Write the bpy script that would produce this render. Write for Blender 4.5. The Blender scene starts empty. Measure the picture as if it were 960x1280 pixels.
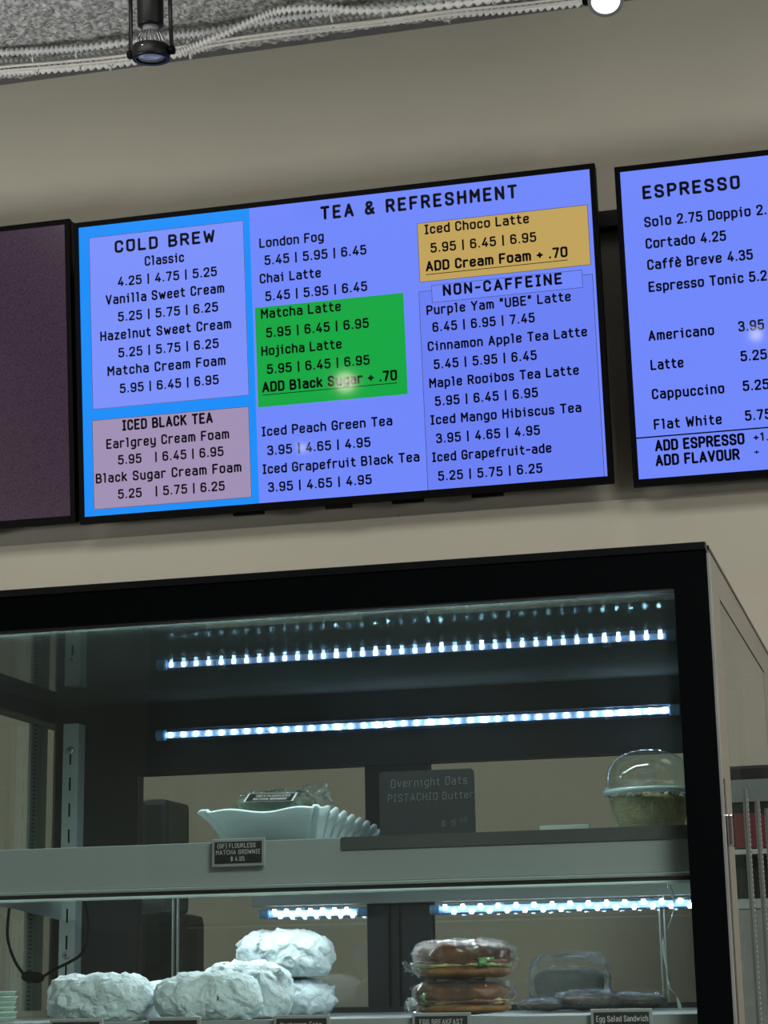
import bpy, bmesh, math, random
from mathutils import Vector, Matrix, noise
random.seed(7)
S = bpy.context.scene
COL = S.collection
PI = math.pi

# ---------------------------------------------------------------- camera
R3 = Matrix(((0.9706, 0.0737, 0.2293), (0.2402, -0.2264, -0.9440), (-0.0177, 0.9712, -0.2374)))
FPX, CAM = 2410.0, Vector((0, 0, 1.45))
def _orth(m):
    x = Vector(m[0]).normalized(); z = Vector(m[2]); z = (z - x * z.dot(x)).normalized(); y = z.cross(x)
    return Matrix((x, y, z))
R3 = _orth(R3)
cd = bpy.data.cameras.new('camera'); cam = bpy.data.objects.new('camera', cd); COL.objects.link(cam)
cam.matrix_world = Matrix.Translation(CAM) @ R3.to_4x4()
cd.sensor_fit = 'VERTICAL'; cd.sensor_height = 36; cd.lens = FPX / 1280 * 36; cd.clip_start = .05
S.camera = cam
S.view_settings.view_transform = 'Standard'; S.view_settings.look = 'None'
S.view_settings.exposure = 0.0; S.view_settings.gamma = 1.0
# ---------------------------------------------------------------- world
W = bpy.data.worlds.new('world'); S.world = W; W.use_nodes = True
W.node_tree.nodes['Background'].inputs[0].default_value = (.8, .85, 1, 1)
W.node_tree.nodes['Background'].inputs[1].default_value = .05

def lin(c):
    return tuple(((v / 255) / 12.92 if v / 255 <= .04045 else ((v / 255 + .055) / 1.055) ** 2.4) for v in c)
# ---------------------------------------------------------------- pixel -> point on a real plane
def ray(u, v): return R3 @ Vector((u - 480, -(v - 640), -FPX))
def aty(u, v, y): d = ray(u, v); return CAM + d * (y / d.y)
def atx(u, v, x): d = ray(u, v); return CAM + d * (x / d.x)
def atz(u, v, z): d = ray(u, v); return CAM + d * ((z - CAM.z) / d.z)

# ---------------------------------------------------------------- materials
MATS = {}
def mat(name, rgb, rough=.5, metal=0, var=.08, scale=20, bump=0, bscale=60, spec=.5, emit=None, estr=0, coat=0, rgb2=None, detail=4):
    if name in MATS: return MATS[name]
    m = bpy.data.materials.new(name); m.use_nodes = True; nt = m.node_tree; b = nt.nodes['Principled BSDF']
    c = lin(rgb); c2 = lin(rgb2) if rgb2 else tuple(max(0, x * (1 - var * 2)) for x in c)
    tc = nt.nodes.new('ShaderNodeTexCoord')
    n = nt.nodes.new('ShaderNodeTexNoise'); n.inputs['Scale'].default_value = scale; n.inputs['Detail'].default_value = detail
    nt.links.new(tc.outputs['Object'], n.inputs['Vector'])
    r = nt.nodes.new('ShaderNodeValToRGB'); r.color_ramp.elements[0].position = .35; r.color_ramp.elements[1].position = .65
    r.color_ramp.elements[0].color = (*c2, 1); r.color_ramp.elements[1].color = (*c, 1)
    nt.links.new(n.outputs['Fac'], r.inputs[0]); nt.links.new(r.outputs[0], b.inputs['Base Color'])
    b.inputs['Roughness'].default_value = rough; b.inputs['Metallic'].default_value = metal
    b.inputs['Specular IOR Level'].default_value = spec; b.inputs['Coat Weight'].default_value = coat
    if bump:
        n2 = nt.nodes.new('ShaderNodeTexNoise'); n2.inputs['Scale'].default_value = bscale; n2.inputs['Detail'].default_value = 5
        nt.links.new(tc.outputs['Object'], n2.inputs['Vector'])
        bp = nt.nodes.new('ShaderNodeBump'); bp.inputs['Strength'].default_value = bump; bp.inputs['Distance'].default_value = .01
        nt.links.new(n2.outputs['Fac'], bp.inputs['Height']); nt.links.new(bp.outputs[0], b.inputs['Normal'])
    if emit:
        b.inputs['Emission Color'].default_value = (*lin(emit), 1); b.inputs['Emission Strength'].default_value = estr
    MATS[name] = m; return m

def glass(name, tint=(235, 245, 242), rough=.0, haze=.03, hazec=(190, 205, 200), refl=1.0, bump=0, bscale=30, ior=1.5, minr=0.0):
    """thin pane: transparent body, Fresnel reflection, a little dust"""
    if name in MATS: return MATS[name]
    m = bpy.data.materials.new(name); m.use_nodes = True; nt = m.node_tree; nt.nodes.clear()
    out = nt.nodes.new('ShaderNodeOutputMaterial'); tr = nt.nodes.new('ShaderNodeBsdfTransparent'); gl = nt.nodes.new('ShaderNodeBsdfGlossy')
    df = nt.nodes.new('ShaderNodeBsdfDiffuse'); fr = nt.nodes.new('ShaderNodeFresnel'); geo = nt.nodes.new('ShaderNodeNewGeometry'); mi = nt.nodes.new('ShaderNodeMath'); mi.operation = 'MULTIPLY_ADD'
    mi.inputs[1].default_value = 1 / ior - ior; mi.inputs[2].default_value = ior      # thin pane: same reflectance from both faces
    nt.links.new(geo.outputs['Backfacing'], mi.inputs[0]); nt.links.new(mi.outputs[0], fr.inputs['IOR'])
    tr.inputs[0].default_value = (*lin(tint), 1); gl.inputs['Roughness'].default_value = rough; gl.inputs[0].default_value = (.95, .98, 1, 1)
    m1 = nt.nodes.new('ShaderNodeMixShader'); m2 = nt.nodes.new('ShaderNodeMixShader')
    ml = nt.nodes.new('ShaderNodeMath'); ml.operation = 'MULTIPLY_ADD'; ml.inputs[1].default_value = refl; ml.inputs[2].default_value = minr; ml.use_clamp = True
    nt.links.new(fr.outputs[0], ml.inputs[0])
    tc = nt.nodes.new('ShaderNodeTexCoord'); n = nt.nodes.new('ShaderNodeTexNoise'); n.inputs['Scale'].default_value = 6; n.inputs['Detail'].default_value = 6
    nt.links.new(tc.outputs['Object'], n.inputs['Vector'])
    mh = nt.nodes.new('ShaderNodeMath'); mh.operation = 'MULTIPLY'; mh.inputs[1].default_value = haze * 2; nt.links.new(n.outputs['Fac'], mh.inputs[0])
    df.inputs[0].default_value = (*lin(hazec), 1)
    nt.links.new(mh.outputs[0], m1.inputs[0]); nt.links.new(tr.outputs[0], m1.inputs[1]); nt.links.new(df.outputs[0], m1.inputs[2])
    nt.links.new(ml.outputs[0], m2.inputs[0]); nt.links.new(m1.outputs[0], m2.inputs[1]); nt.links.new(gl.outputs[0], m2.inputs[2])
    nt.links.new(m2.outputs[0], out.inputs[0])
    if bump:
        n2 = nt.nodes.new('ShaderNodeTexNoise'); n2.inputs['Scale'].default_value = bscale; n2.inputs['Detail'].default_value = 3; n2.inputs['Distortion'].default_value = 1.5
        nt.links.new(tc.outputs['Object'], n2.inputs['Vector'])
        bp = nt.nodes.new('ShaderNodeBump'); bp.inputs['Strength'].default_value = bump; bp.inputs['Distance'].default_value = .01
        nt.links.new(n2.outputs['Fac'], bp.inputs['Height']); nt.links.new(bp.outputs[0], gl.inputs['Normal']); nt.links.new(bp.outputs[0], fr.inputs['Normal'])
    MATS[name] = m; return m

def emis(name, rgb, s=1.0):
    if name in MATS: return MATS[name]
    m = bpy.data.materials.new(name); m.use_nodes = True; b = m.node_tree.nodes['Principled BSDF']
    b.inputs['Base Color'].default_value = (.01, .01, .012, 1); b.inputs['Roughness'].default_value = .045; b.inputs['Specular IOR Level'].default_value = .4
    b.inputs['Emission Color'].default_value = (*lin(rgb), 1); b.inputs['Emission Strength'].default_value = s
    MATS[name] = m; return m

# ---------------------------------------------------------------- mesh helpers
def obj(name, bm, m, parent=None, smooth=False):
    me = bpy.data.meshes.new(name); bm.normal_update(); bm.to_mesh(me); bm.free()
    me.materials.append(m)
    if smooth:
        for p in me.polygons: p.use_smooth = True
    o = bpy.data.objects.new(name, me); COL.objects.link(o)
    if parent:
        o.parent = parent; o.matrix_parent_inverse = Matrix.Identity(4) if parent.get('_local') else parent_world(parent).inverted()
    return o
def parent_world(p):
    m = Matrix.Translation(p.location) @ p.rotation_euler.to_matrix().to_4x4()
    return (parent_world(p.parent) @ p.matrix_parent_inverse @ m) if p.parent else m
def thing(name, label, cat, loc=(0, 0, 0), group=None):
    o = bpy.data.objects.new(name, None); COL.objects.link(o); o.location = loc; o.empty_display_size = .05
    tag(o, label, cat, group); return o
def tag(o, label, cat, group=None):
    o['label'] = label; o['category'] = cat
    if group: o['group'] = group
    return o
def struct(name, bm, m, smooth=False):
    o = obj(name, bm, m, smooth=smooth); o['kind'] = 'structure'; return o
def copy_tree(o, parent=None):
    c = o.copy(); COL.objects.link(c); c.parent = parent
    for ch in list(o.children): copy_tree(ch, c)
    return c
def B(*boxes, bev=0, bm=None):
    bm = bm or bmesh.new()
    for (x0, x1, y0, y1, z0, z1) in boxes:
        r = bmesh.ops.create_cube(bm, size=1); vs = r['verts']
        for v in vs: v.co = Vector(((x0 + x1) / 2 + v.co.x * (x1 - x0), (y0 + y1) / 2 + v.co.y * (y1 - y0), (z0 + z1) / 2 + v.co.z * (z1 - z0)))
        if bev:
            es = list({e for v in vs for e in v.link_edges})
            bmesh.ops.bevel(bm, geom=es, offset=bev, segments=2, affect='EDGES', profile=.6)
    return bm
def prism(pts, d, bm=None):
    """closed prism: polygon pts (Vectors) extruded by vector d"""
    bm = bm or bmesh.new(); a = [bm.verts.new(p) for p in pts]; b = [bm.verts.new(Vector(p) + Vector(d)) for p in pts]
    bm.faces.new(a); bm.faces.new(b[::-1]); n = len(a)
    for i in range(n): bm.faces.new((a[i], b[i], b[(i + 1) % n], a[(i + 1) % n]))
    bmesh.ops.recalc_face_normals(bm, faces=bm.faces[:]); return bm
def spline(pts, n):
    pts = [Vector(p) for p in pts]; P = [pts[0] * 2 - pts[1]] + pts + [pts[-1] * 2 - pts[-2]]; out = []
    seg = len(pts) - 1
    for i in range(n + 1):
        t = i / n * seg; k = min(int(t), seg - 1); f = t - k; a, b, c, d = P[k:k + 4]
        out.append(.5 * ((2 * b) + (c - a) * f + (2 * a - 5 * b + 4 * c - d) * f * f + (3 * b - a - 3 * c + d) * f ** 3))
    return out
def tube(path, rad, sides=8, bm=None, flat=1.0, caps=True):
    """sweep; rad number or function(i)"""
    bm = bm or bmesh.new(); rings = []; n = len(path); up = Vector((0, 0, 1))
    for i, p in enumerate(path):
        t = (path[min(i + 1, n - 1)] - path[max(i - 1, 0)]).normalized()
        u = up if abs(t.dot(up)) < .95 else Vector((0, 1, 0))
        s = t.cross(u).normalized(); w = s.cross(t).normalized(); r = rad(i) if callable(rad) else rad
        rings.append([bm.verts.new(p + s * math.cos(2 * PI * k / sides) * r + w * math.sin(2 * PI * k / sides) * r * flat) for k in range(sides)])
    for a, b in zip(rings, rings[1:]):
        for k in range(sides): bm.faces.new((a[k], a[(k + 1) % sides], b[(k + 1) % sides], b[k]))
    if caps: bm.faces.new(rings[0]); bm.faces.new(rings[-1][::-1])
    bmesh.ops.recalc_face_normals(bm, faces=bm.faces[:]); return bm
def lathe(prof, seg=32, M=None, bm=None, sx=1, sy=1):
    """prof = [(r,z)...] about local z; M places it"""
    bm = bm or bmesh.new(); M = M or Matrix.Identity(4); rings = []
    for r, z in prof:
        if r < 1e-6: rings.append([bm.verts.new(M @ Vector((0, 0, z)))])
        else: rings.append([bm.verts.new(M @ Vector((r * sx * math.cos(2 * PI * k / seg), r * sy * math.sin(2 * PI * k / seg), z))) for k in range(seg)])
    for a, b in zip(rings, rings[1:]):
        for k in range(seg):
            k2 = (k + 1) % seg
            if len(a) == 1 and len(b) == 1: continue
            if len(a) == 1: bm.faces.new((a[0], b[k], b[k2]))
            elif len(b) == 1: bm.faces.new((a[k], a[k2], b[0]))
            else: bm.faces.new((a[k], a[k2], b[k2], b[k]))
    bmesh.ops.recalc_face_normals(bm, faces=bm.faces[:]); return bm

_fc = {}
# ---- monoline menu lettering: strokes on a 7-high grid (x-height 5); "~" = rounded corners, "z" = closed
GL = {
'A': (3.8, '0,0 1.9,7 3.8,0|.6,2.1 3.2,2.1'), 'B': (3.4, '~0,3.6 3.2,3.6 3.2,7 0,7|0,0 0,7|~0,3.6 3.5,3.6 3.5,0 0,0'), 'C': (3.3, '~3.3,5.2 3.3,7 0,7 0,0 3.3,0 3.3,1.8'),
'D': (3.4, '0,0 0,7|~0,7 3.4,7 3.4,0 0,0'), 'E': (3.1, '3.1,7 0,7 0,0 3.1,0|0,3.6 2.6,3.6'), 'F': (3.1, '3.1,7 0,7 0,0|0,3.5 2.6,3.5'),
'G': (3.4, '~3.3,5.4 3.3,7 0,7 0,0 3.4,0 3.4,3.2|3.4,3.3 1.8,3.3'), 'H': (3.5, '0,0 0,7|3.5,0 3.5,7|0,3.6 3.5,3.6'), 'I': (1.8, '.9,0 .9,7|0,0 1.8,0|0,7 1.8,7'),
'J': (2.8, '~2.8,7 2.8,0 0,0 0,1.6'), 'K': (3.5, '0,0 0,7|3.3,7 0,3.2|1.1,4.2 3.5,0'), 'L': (3, '0,7 0,0 3,0'), 'M': (4, '0,0 0,7 2,3 4,7 4,0'), 'N': (3.5, '0,0 0,7 3.5,0 3.5,7'),
'O': (3.4, '~1.7,7 3.4,7 3.4,0 0,0 0,7 1.7,7z'), 'P': (3.3, '0,0 0,7|~0,7 3.4,7 3.4,3.1 0,3.1'), 'R': (3.4, '0,0 0,7|~0,7 3.4,7 3.4,3.4 0,3.4|1.8,3.4 3.5,0'),
'S': (3.4, '~3.3,5.4 3.3,7 0,7 0,3.9 3.4,3.1 3.4,0 0,0 0,1.6'), 'T': (3.6, '0,7 3.6,7|1.8,7 1.8,0'), 'U': (3.4, '~0,7 0,0 3.4,0 3.4,7'), 'V': (3.7, '0,7 1.85,0 3.7,7'),
'W': (4.6, '0,7 1,0 2.3,5 3.6,0 4.6,7'), 'Y': (3.7, '0,7 1.85,3.4 3.7,7|1.85,3.4 1.85,0'),
'a': (3.1, '~.3,4.9 3.1,5.1 3.1,0|~3.1,2.9 0,3.1 0,0 3.1,0'), 'b': (3.1, '0,0 0,7|~0,5 3.1,5 3.1,0 0,0'), 'c': (2.8, '~2.8,3.8 2.8,5 0,5 0,0 2.8,0 2.8,1.2'),
'd': (3.1, '3.1,0 3.1,7|~3.1,5 0,5 0,0 3.1,0'), 'e': (3, '~0,2.6 3,2.6 3,5 0,5 0,0 2.8,0 2.9,.9'), 'f': (2.4, '~2.5,7 .8,7 .8,0|0,4.8 2.2,4.8'), 'g': (3.1, '~3.1,5 3.1,-2 .2,-2|~3.1,5 0,5 0,.2 3.1,.2'),
'h': (3, '0,0 0,7|~0,4.9 3,5.1 3,0'), 'i': (1.6, '0,4.9 .9,4.9 .9,0|.9,6.7 .9,6.9'), 'j': (1.4, '~1.2,4.9 1.2,-2 -.6,-2|.3,4.9 1.2,4.9|1.2,6.7 1.2,6.9'), 'k': (2.9, '0,0 0,7|2.7,5 0,2.1|1,2.9 2.9,0'), 'l': (1.6, '0,7 .9,7 .9,0'),
'm': (4.4, '0,0 0,5|~0,5 2.2,5.1 2.2,0|~2.2,5 4.4,5.1 4.4,0'), 'n': (3, '0,0 0,5|~0,4.9 3,5.1 3,0'), 'o': (3.1, '~1.5,5 3.1,5 3.1,0 0,0 0,5 1.5,5z'), 'p': (3.1, '0,-2 0,5|~0,5 3.1,5 3.1,0 0,0'),
'r': (2.4, '0,0 0,5|~0,4.6 .8,5.1 2.5,4.9'), 's': (2.8, '~2.7,4.2 2.7,5 0,5 0,2.7 2.8,2.3 2.8,0 0,0 0,.9'), 't': (2.5, '~.8,6.6 .8,0 2.5,0|0,4.9 2.3,4.9'), 'u': (3, '~0,5 0,0 3,0|3,5 3,0'),
'v': (3, '0,5 1.5,0 3,5'), 'w': (4.4, '0,5 1.1,0 2.2,3.8 3.3,0 4.4,5'), 'x': (2.9, '0,0 2.9,5|0,5 2.9,0'), 'y': (3.1, '~0,5 0,.2 3.1,.2|~3.1,5 3.1,-2 .2,-2'), 'z': (2.7, '0,5 2.7,5 0,0 2.7,0'),
'0': (3.3, '~1.7,7 3.3,7 3.3,0 0,0 0,7 1.7,7z'), '1': (2, '0,5.8 1.3,7 1.3,0'), '2': (3.1, '~0,5.4 0,7 3.1,7 3.1,4.2 0,.5 0,0|0,0 3.2,0'), '3': (3.1, '~0,5.8 0,7 3,7 3,3.7 1.2,3.7|~1.2,3.7 3.2,3.7 3.2,0 0,0 0,1.3'),
'4': (3.3, '2.2,7 0,1.6 3.4,1.6|2.5,3.4 2.5,0'), '5': (3.2, '3,7 .3,7 .2,3.9|~.2,4 3.2,4.6 3.2,0 0,0 0,1.3'), '6': (3.2, '~3,5.9 3,7 0,7 0,0 3.2,0 3.2,4.1 0,4.1'), '7': (3.2, '0,7 3.2,7 1.2,0'),
'8': (3.3, '~1.6,3.7 3.1,3.7 3.1,7 .2,7 .2,3.7 1.6,3.7z|~1.6,3.7 3.3,3.7 3.3,0 0,0 0,3.7 1.6,3.7z'), '9': (3.2, '~.2,1.1 .2,0 3.2,0 3.2,7 0,7 0,3 3.2,3'), '.': (.5, '.25,.15 .25,.3'), '|': (.6, '.3,-.6 .3,7.4'),
'+': (2.8, '0,3 2.8,3|1.4,1.5 1.4,4.5'), '-': (2.2, '0,3.2 2.2,3.2'), '"': (1.6, '.2,7.2 .2,5.2|1.4,7.2 1.4,5.2'), '&': (3.9, '~3.9,0 .5,4.9 .5,7 2.9,7 2.9,5 0,3.1 0,0 2.6,0 3.7,2.9'),
'\u00e8': (3, '~0,2.6 3,2.6 3,5 0,5 0,0 2.8,0 2.9,.9|.8,7.3 1.9,6.1'), '$': (3.2, '~3.2,5 3.2,6.3 0,6.3 0,3.9 3.2,3.1 3.2,.7 0,.7 0,2|1.6,-.6 1.6,7.6'), '[': (1.4, '1.4,7.4 0,7.4 0,-.6 1.4,-.6'), ']': (1.4, '0,7.4 1.4,7.4 1.4,-.6 0,-.6')}
def round_poly(p, closed, rad):
    p = [Vector((a, b, 0)) for a, b in p]
    if closed: p = p[:-1]
    n = len(p); out = []
    for i, q in enumerate(p):
        if not closed and i in (0, n - 1): out.append(q); continue
        a, b = p[i - 1], p[(i + 1) % n]; la, lb = (a - q).length, (b - q).length
        fa = 1 if (not closed and i - 1 == 0) else .5; fb = 1 if (not closed and i + 1 == n - 1) else .5
        r = min(rad, la * fa * .98, lb * fb * .98)
        if r < .05 or closed and (a - q).normalized().dot((b - q).normalized()) < -.99: out.append(q); continue
        s, e = q + (a - q).normalized() * r, q + (b - q).normalized() * r
        for k in range(6): t = k / 5; out.append(s * (1 - t) ** 2 + q * (2 * t * (1 - t) * .62 + 2 * t * (1 - t) * .38) + e * t * t)
    if closed: out.append(out[0].copy())
    o2 = [out[0]]
    for q in out[1:]:
        if (q - o2[-1]).length > .02: o2.append(q)
    return o2
def ribbon(bm, p, hw, closed, sx, sy, ox, slant=0):
    n = len(p); L, Rr = [], []; T = lambda q: Vector(((q.x + ox + slant * q.y) * sx, q.y * sy, 0))
    p = [T(q) for q in p]
    if closed: p = p[:-1]; n = len(p)
    for i, q in enumerate(p):
        a = p[i - 1] if (i or closed) else None; b = p[(i + 1) % n] if (i < n - 1 or closed) else None
        d1 = (q - a).normalized() if a is not None else (b - q).normalized(); d2 = (b - q).normalized() if b is not None else d1
        n1, n2 = Vector((-d1.y, d1.x, 0)), Vector((-d2.y, d2.x, 0)); m = n1 + n2
        m = n1 if m.length < .3 else m.normalized(); k = 1 / max(.55, m.dot(n1)); L.append(q + m * hw * k); Rr.append(q - m * hw * k)
    V1 = [bm.verts.new(q) for q in L]; V2 = [bm.verts.new(q) for q in Rr]
    for i in range(n if closed else n - 1): j = (i + 1) % n; bm.faces.new((V1[i], V2[i], V2[j], V1[j]))
    if not closed:
        for e, (va, vb), s in ((0, (V1[0], V2[0]), -1), (n - 1, (V2[-1], V1[-1]), 1)):
            d = (p[1] - p[0]).normalized() if e == 0 else (p[-1] - p[-2]).normalized(); nn = Vector((-d.y, d.x, 0)); arc = []
            for k in range(1, 5):
                t = PI * k / 5; c = math.cos(t) * (1 if s < 0 else -1)
                arc.append(bm.verts.new(p[e] + nn * hw * c + d * s * hw * math.sin(t)))
            bm.faces.new([va] + arc + [vb])
def text_bm(s, width, cap, spacing=1.0, bold=.5, wob=0, slant=0):
    key = (s, round(width, 5), round(cap, 5), spacing, bold)
    if key in _fc: return _fc[key]
    gap = 2.15 * spacing; x = 0; lay = []; r = random.Random(len(s))
    for ch in s:
        if ch == ' ': x += 3.0 * spacing; continue
        w, d = GL.get(ch, GL['-']); lay.append((x, d)); x += w + gap
    tot = x - gap; sy = cap / 7.9; sx = (width - bold * 2 * sy) / tot; bm = bmesh.new(); hw = bold * sy
    for ox, d in lay:
        dy = r.uniform(-wob, wob)
        for st in d.split('|'):
            rd = 0
            if st[0] == '~': rd = 1.7; st = st[1:]
            cl = st.endswith('z'); st = st.rstrip('z')
            pts = [tuple(map(float, q.split(','))) for q in st.split()]
            pp = round_poly(pts, cl, rd); runs = [pp]
            if not rd and not cl:      # sharp corners: separate strokes with round ends
                runs = [[pp[0]]]
                for i in range(1, len(pp)):
                    runs[-1].append(pp[i])
                    if i < len(pp) - 1 and (pp[i] - pp[i - 1]).normalized().dot((pp[i + 1] - pp[i]).normalized()) < .5: runs.append([pp[i]])
            for pp in runs: ribbon(bm, [q + Vector((bold / max(sx / sy, .2), bold + dy, 0)) for q in pp], hw, cl, sx, sy, ox, slant)
    for f in bm.faces:
        f.normal_update()
        if f.normal.z < 0: f.normal_flip()
    me = bpy.data.meshes.new('lettering'); bm.to_mesh(me); bm.free(); _fc[key] = me; return me
def text(name, s, P, ex, ev, width, cap, m, parent, spacing=1.0, bold=.5, wob=0, slant=0):
    me = text_bm(s, width, cap, spacing, bold, wob, slant)
    if not me.materials: me.materials.append(m)
    o = bpy.data.objects.new(name, me); COL.objects.link(o); n = ex.cross(ev)
    M = Matrix((ex, ev, n)).transposed().to_4x4(); M.translation = P
    o.parent = parent; o.matrix_parent_inverse = parent_world(parent).inverted(); o.matrix_basis = M; return o

# ---------------------------------------------------------------- large room lights and added fills
def area(name, loc, size, power, col, rot=(0, 0, 0), sy=None):
    l = bpy.data.lights.new(name, 'AREA'); l.shape = 'RECTANGLE'; l.size = size; l.size_y = sy or size; l.energy = power; l.color = col
    o = bpy.data.objects.new(name, l); COL.objects.link(o); o.location = loc; o.rotation_euler = rot; return o
CEIL = 3.70
area('ceiling_panel_light', (-1.6, 2.42, CEIL - .09), 1.3, 31, (1, .975, .93), sy=.7)
area('ceiling_panel_light', (.8, 2.42, CEIL - .09), 1.3, 25, (1, .975, .93), sy=.7)
area('ceiling_fill', (-2.45, 2.5, 2.2), .8, 34, (.97, .99, 1), (PI, 0, 0))  # pair of added fills, out of view, that brighten the ceiling
area('ceiling_fill', (.9, 2.5, 2.2), .8, 30, (.97, .99, 1), (PI, 0, 0))
area('front_fill', (1.8, -.6, CEIL - .09), 1.4, 240, (1, .975, .93))  # added fill, unseen, that lights the front of the case

# ================================================================ SETTING
m_wall = mat('wall_paint', (162, 158, 144), .85, var=.02, scale=3, bump=.05, bscale=220)
m_ceil = mat('sprayed_ceiling', (196, 196, 194), .95, var=.35, scale=90, bump=.6, bscale=140, detail=8)
m_floor = mat('floor_tile', (96, 92, 86), .4, scale=4)
XL, XR, YB, YF = -3.2, 3.4, 4.15, -4.2
LEDGE = 2.466
struct('floor', B((XL, XR, YF, YB + .1, -.1, 0)), m_floor)
struct('wall_back', B((XL, XR, YB, YB + .1, LEDGE, CEIL)), m_wall)
struct('wall_back_lower', B((XL, XR, YB - .06, YB + .1, 0, LEDGE), bev=.002), m_wall)
struct('wall_left', B((XL - .1, XL, YF, YB + .1, 0, CEIL)), m_wall)
struct('wall_right', B((XR, XR + .1, YF, YB + .1, 0, CEIL)), m_wall)
struct('wall_front', B((XL, XR, YF - .1, YF, 0, CEIL)), mat('front_wall_paint', (90, 86, 80), .9))
struct('joint_shade_1', B((XL, XR, YB - .012, YB, CEIL - .014, CEIL - .001)), mat('joint_shade_grey', (96, 94, 94), .8))  # grey strip standing in for the shade along the wall-ceiling joint
# sprayed ceiling: lumpy where it is seen
def ceil_mesh():
    bm = bmesh.new(); x0, x1, y0, y1, st = -2.6, .6, 3.45, YB, .0085
    nx, ny = int((x1 - x0) / st), int((y1 - y0) / st); g = []
    for i in range(nx + 1):
        row = []
        for j in range(ny + 1):
            x = x0 + (x1 - x0) * i / nx; y = y0 + (y1 - y0) * j / ny
            h = noise.noise(Vector((x * 34, y * 34, 0))) * .010 + noise.noise(Vector((x * 75, y * 75, 3))) * .009 + noise.noise(Vector((x * 8, y * 8, 1))) * .006
            row.append(bm.verts.new((x, y, CEIL - .004 + max(-.014, min(h, .0036)) )))
        g.append(row)
    for i in range(nx):
        for j in range(ny): bm.faces.new((g[i][j], g[i][j + 1], g[i + 1][j + 1], g[i + 1][j]))
    return bm
struct('ceiling', B((XL, XR, YF, YB + .1, CEIL, CEIL + .1)), m_ceil)
struct('ceiling_sprayed', ceil_mesh(), m_ceil)

# ================================================================ CONDUITS AND CABLES ALONG THE CEILING
m_cond = mat('conduit_grey', (205, 207, 206), .45, var=.1)
m_cond2 = mat('conduit_light', (228, 228, 222), .45, var=.08)
def conduit(pts, y, r, m, label, pitch=.0145, wob=0):
    P = [aty(u, v, y + wob * math.sin(i * 1.7)) for i, (u, v) in enumerate(pts)]
    L = sum((b - a).length for a, b in zip(P, P[1:])); n = int(L / pitch) * 3
    path = spline(P, n); prof = (1.1, .95, .36)
    o = obj('flexible_conduit', tube(path, lambda i: r * prof[i % 3], 10), m, smooth=True)
    return tag(o, label, 'conduit')
conduit([(-60, 72), (0, 66), (60, 63), (120, 58), (200, 47), (260, 40), (330, 27), (400, 17), (480, 8), (560, -3), (640, -12)], 3.965, .0100, m_cond, 'grey ribbed conduit running highest along the ceiling edge')
conduit([(-60, 86), (0, 79), (70, 76), (150, 69), (230, 58), (300, 45), (400, 31), (480, 19), (560, 7), (640, -4)], 3.99, .0100, m_cond, 'grey ribbed conduit second from the ceiling, straight all along')
conduit([(225, 66), (250, 55), (285, 40), (320, 24), (352, 13), (400, 10), (450, 13), (520, 10), (600, 1), (680, -10)], 3.90, .0098, m_cond2, 'pale ribbed conduit that arches up over the others in the middle')
conduit([(-60, 96), (0, 91), (60, 87), (150, 79), (230, 66), (280, 51), (330, 43), (400, 36), (480, 27), (560, 18), (640, 12), (730, 3)], 4.07, .0100, m_cond2, 'pale ribbed conduit running lowest, ends beside the lit spotlight')
for k, (dv, lab) in enumerate(((0, 'flat white cable strapped under the ribbed conduits, upper of two'), (5, 'flat white cable strapped under the ribbed conduits, lower of two'))):
    P = [aty(u, v + dv, 3.96) for u, v in [(-60, 92), (0, 84), (70, 78), (150, 70), (230, 58), (300, 47), (400, 34), (480, 25), (560, 14), (640, 6), (740, -6)]]
    o = obj('flat_cable', tube(spline(P, 90), .0033, 8), mat('cable_white', (214, 212, 204), .4)); tag(o, lab, 'cable')
for i, (u, v) in enumerate(((45, 80), (99, 74), (238, 60), (290, 48), (416, 24), (480, 18), (617, 4), (138, 78))):
    c = aty(u, v, 3.985); r = .026 if i != 7 else .018
    ring = [c + Vector((.003 * math.sin(a * 2), .75 * r * math.sin(a), r * math.cos(a))) for a in [k * PI / 10 for k in range(21)]]
    bm = tube(ring, .0024, 6); tube([c + Vector((0, -.6 * r, -r * .7)), c + Vector((.006, -.9 * r, -r * 1.25))], .0016, 6, bm=bm)
    where = ['far left end', 'left of the unlit spotlight', 'just right of the unlit spotlight', 'where the pale conduit starts to arch', 'just right of the top of the arch', 'middle of the straight stretch', 'nearest the lit spotlight', 'just behind the unlit spotlight, low'][i]
    tag(obj('cable_tie', bm, m_cond2, smooth=True), 'white zip tie round the conduits, ' + where, 'cable tie', 'zip ties round the conduits')

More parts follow.
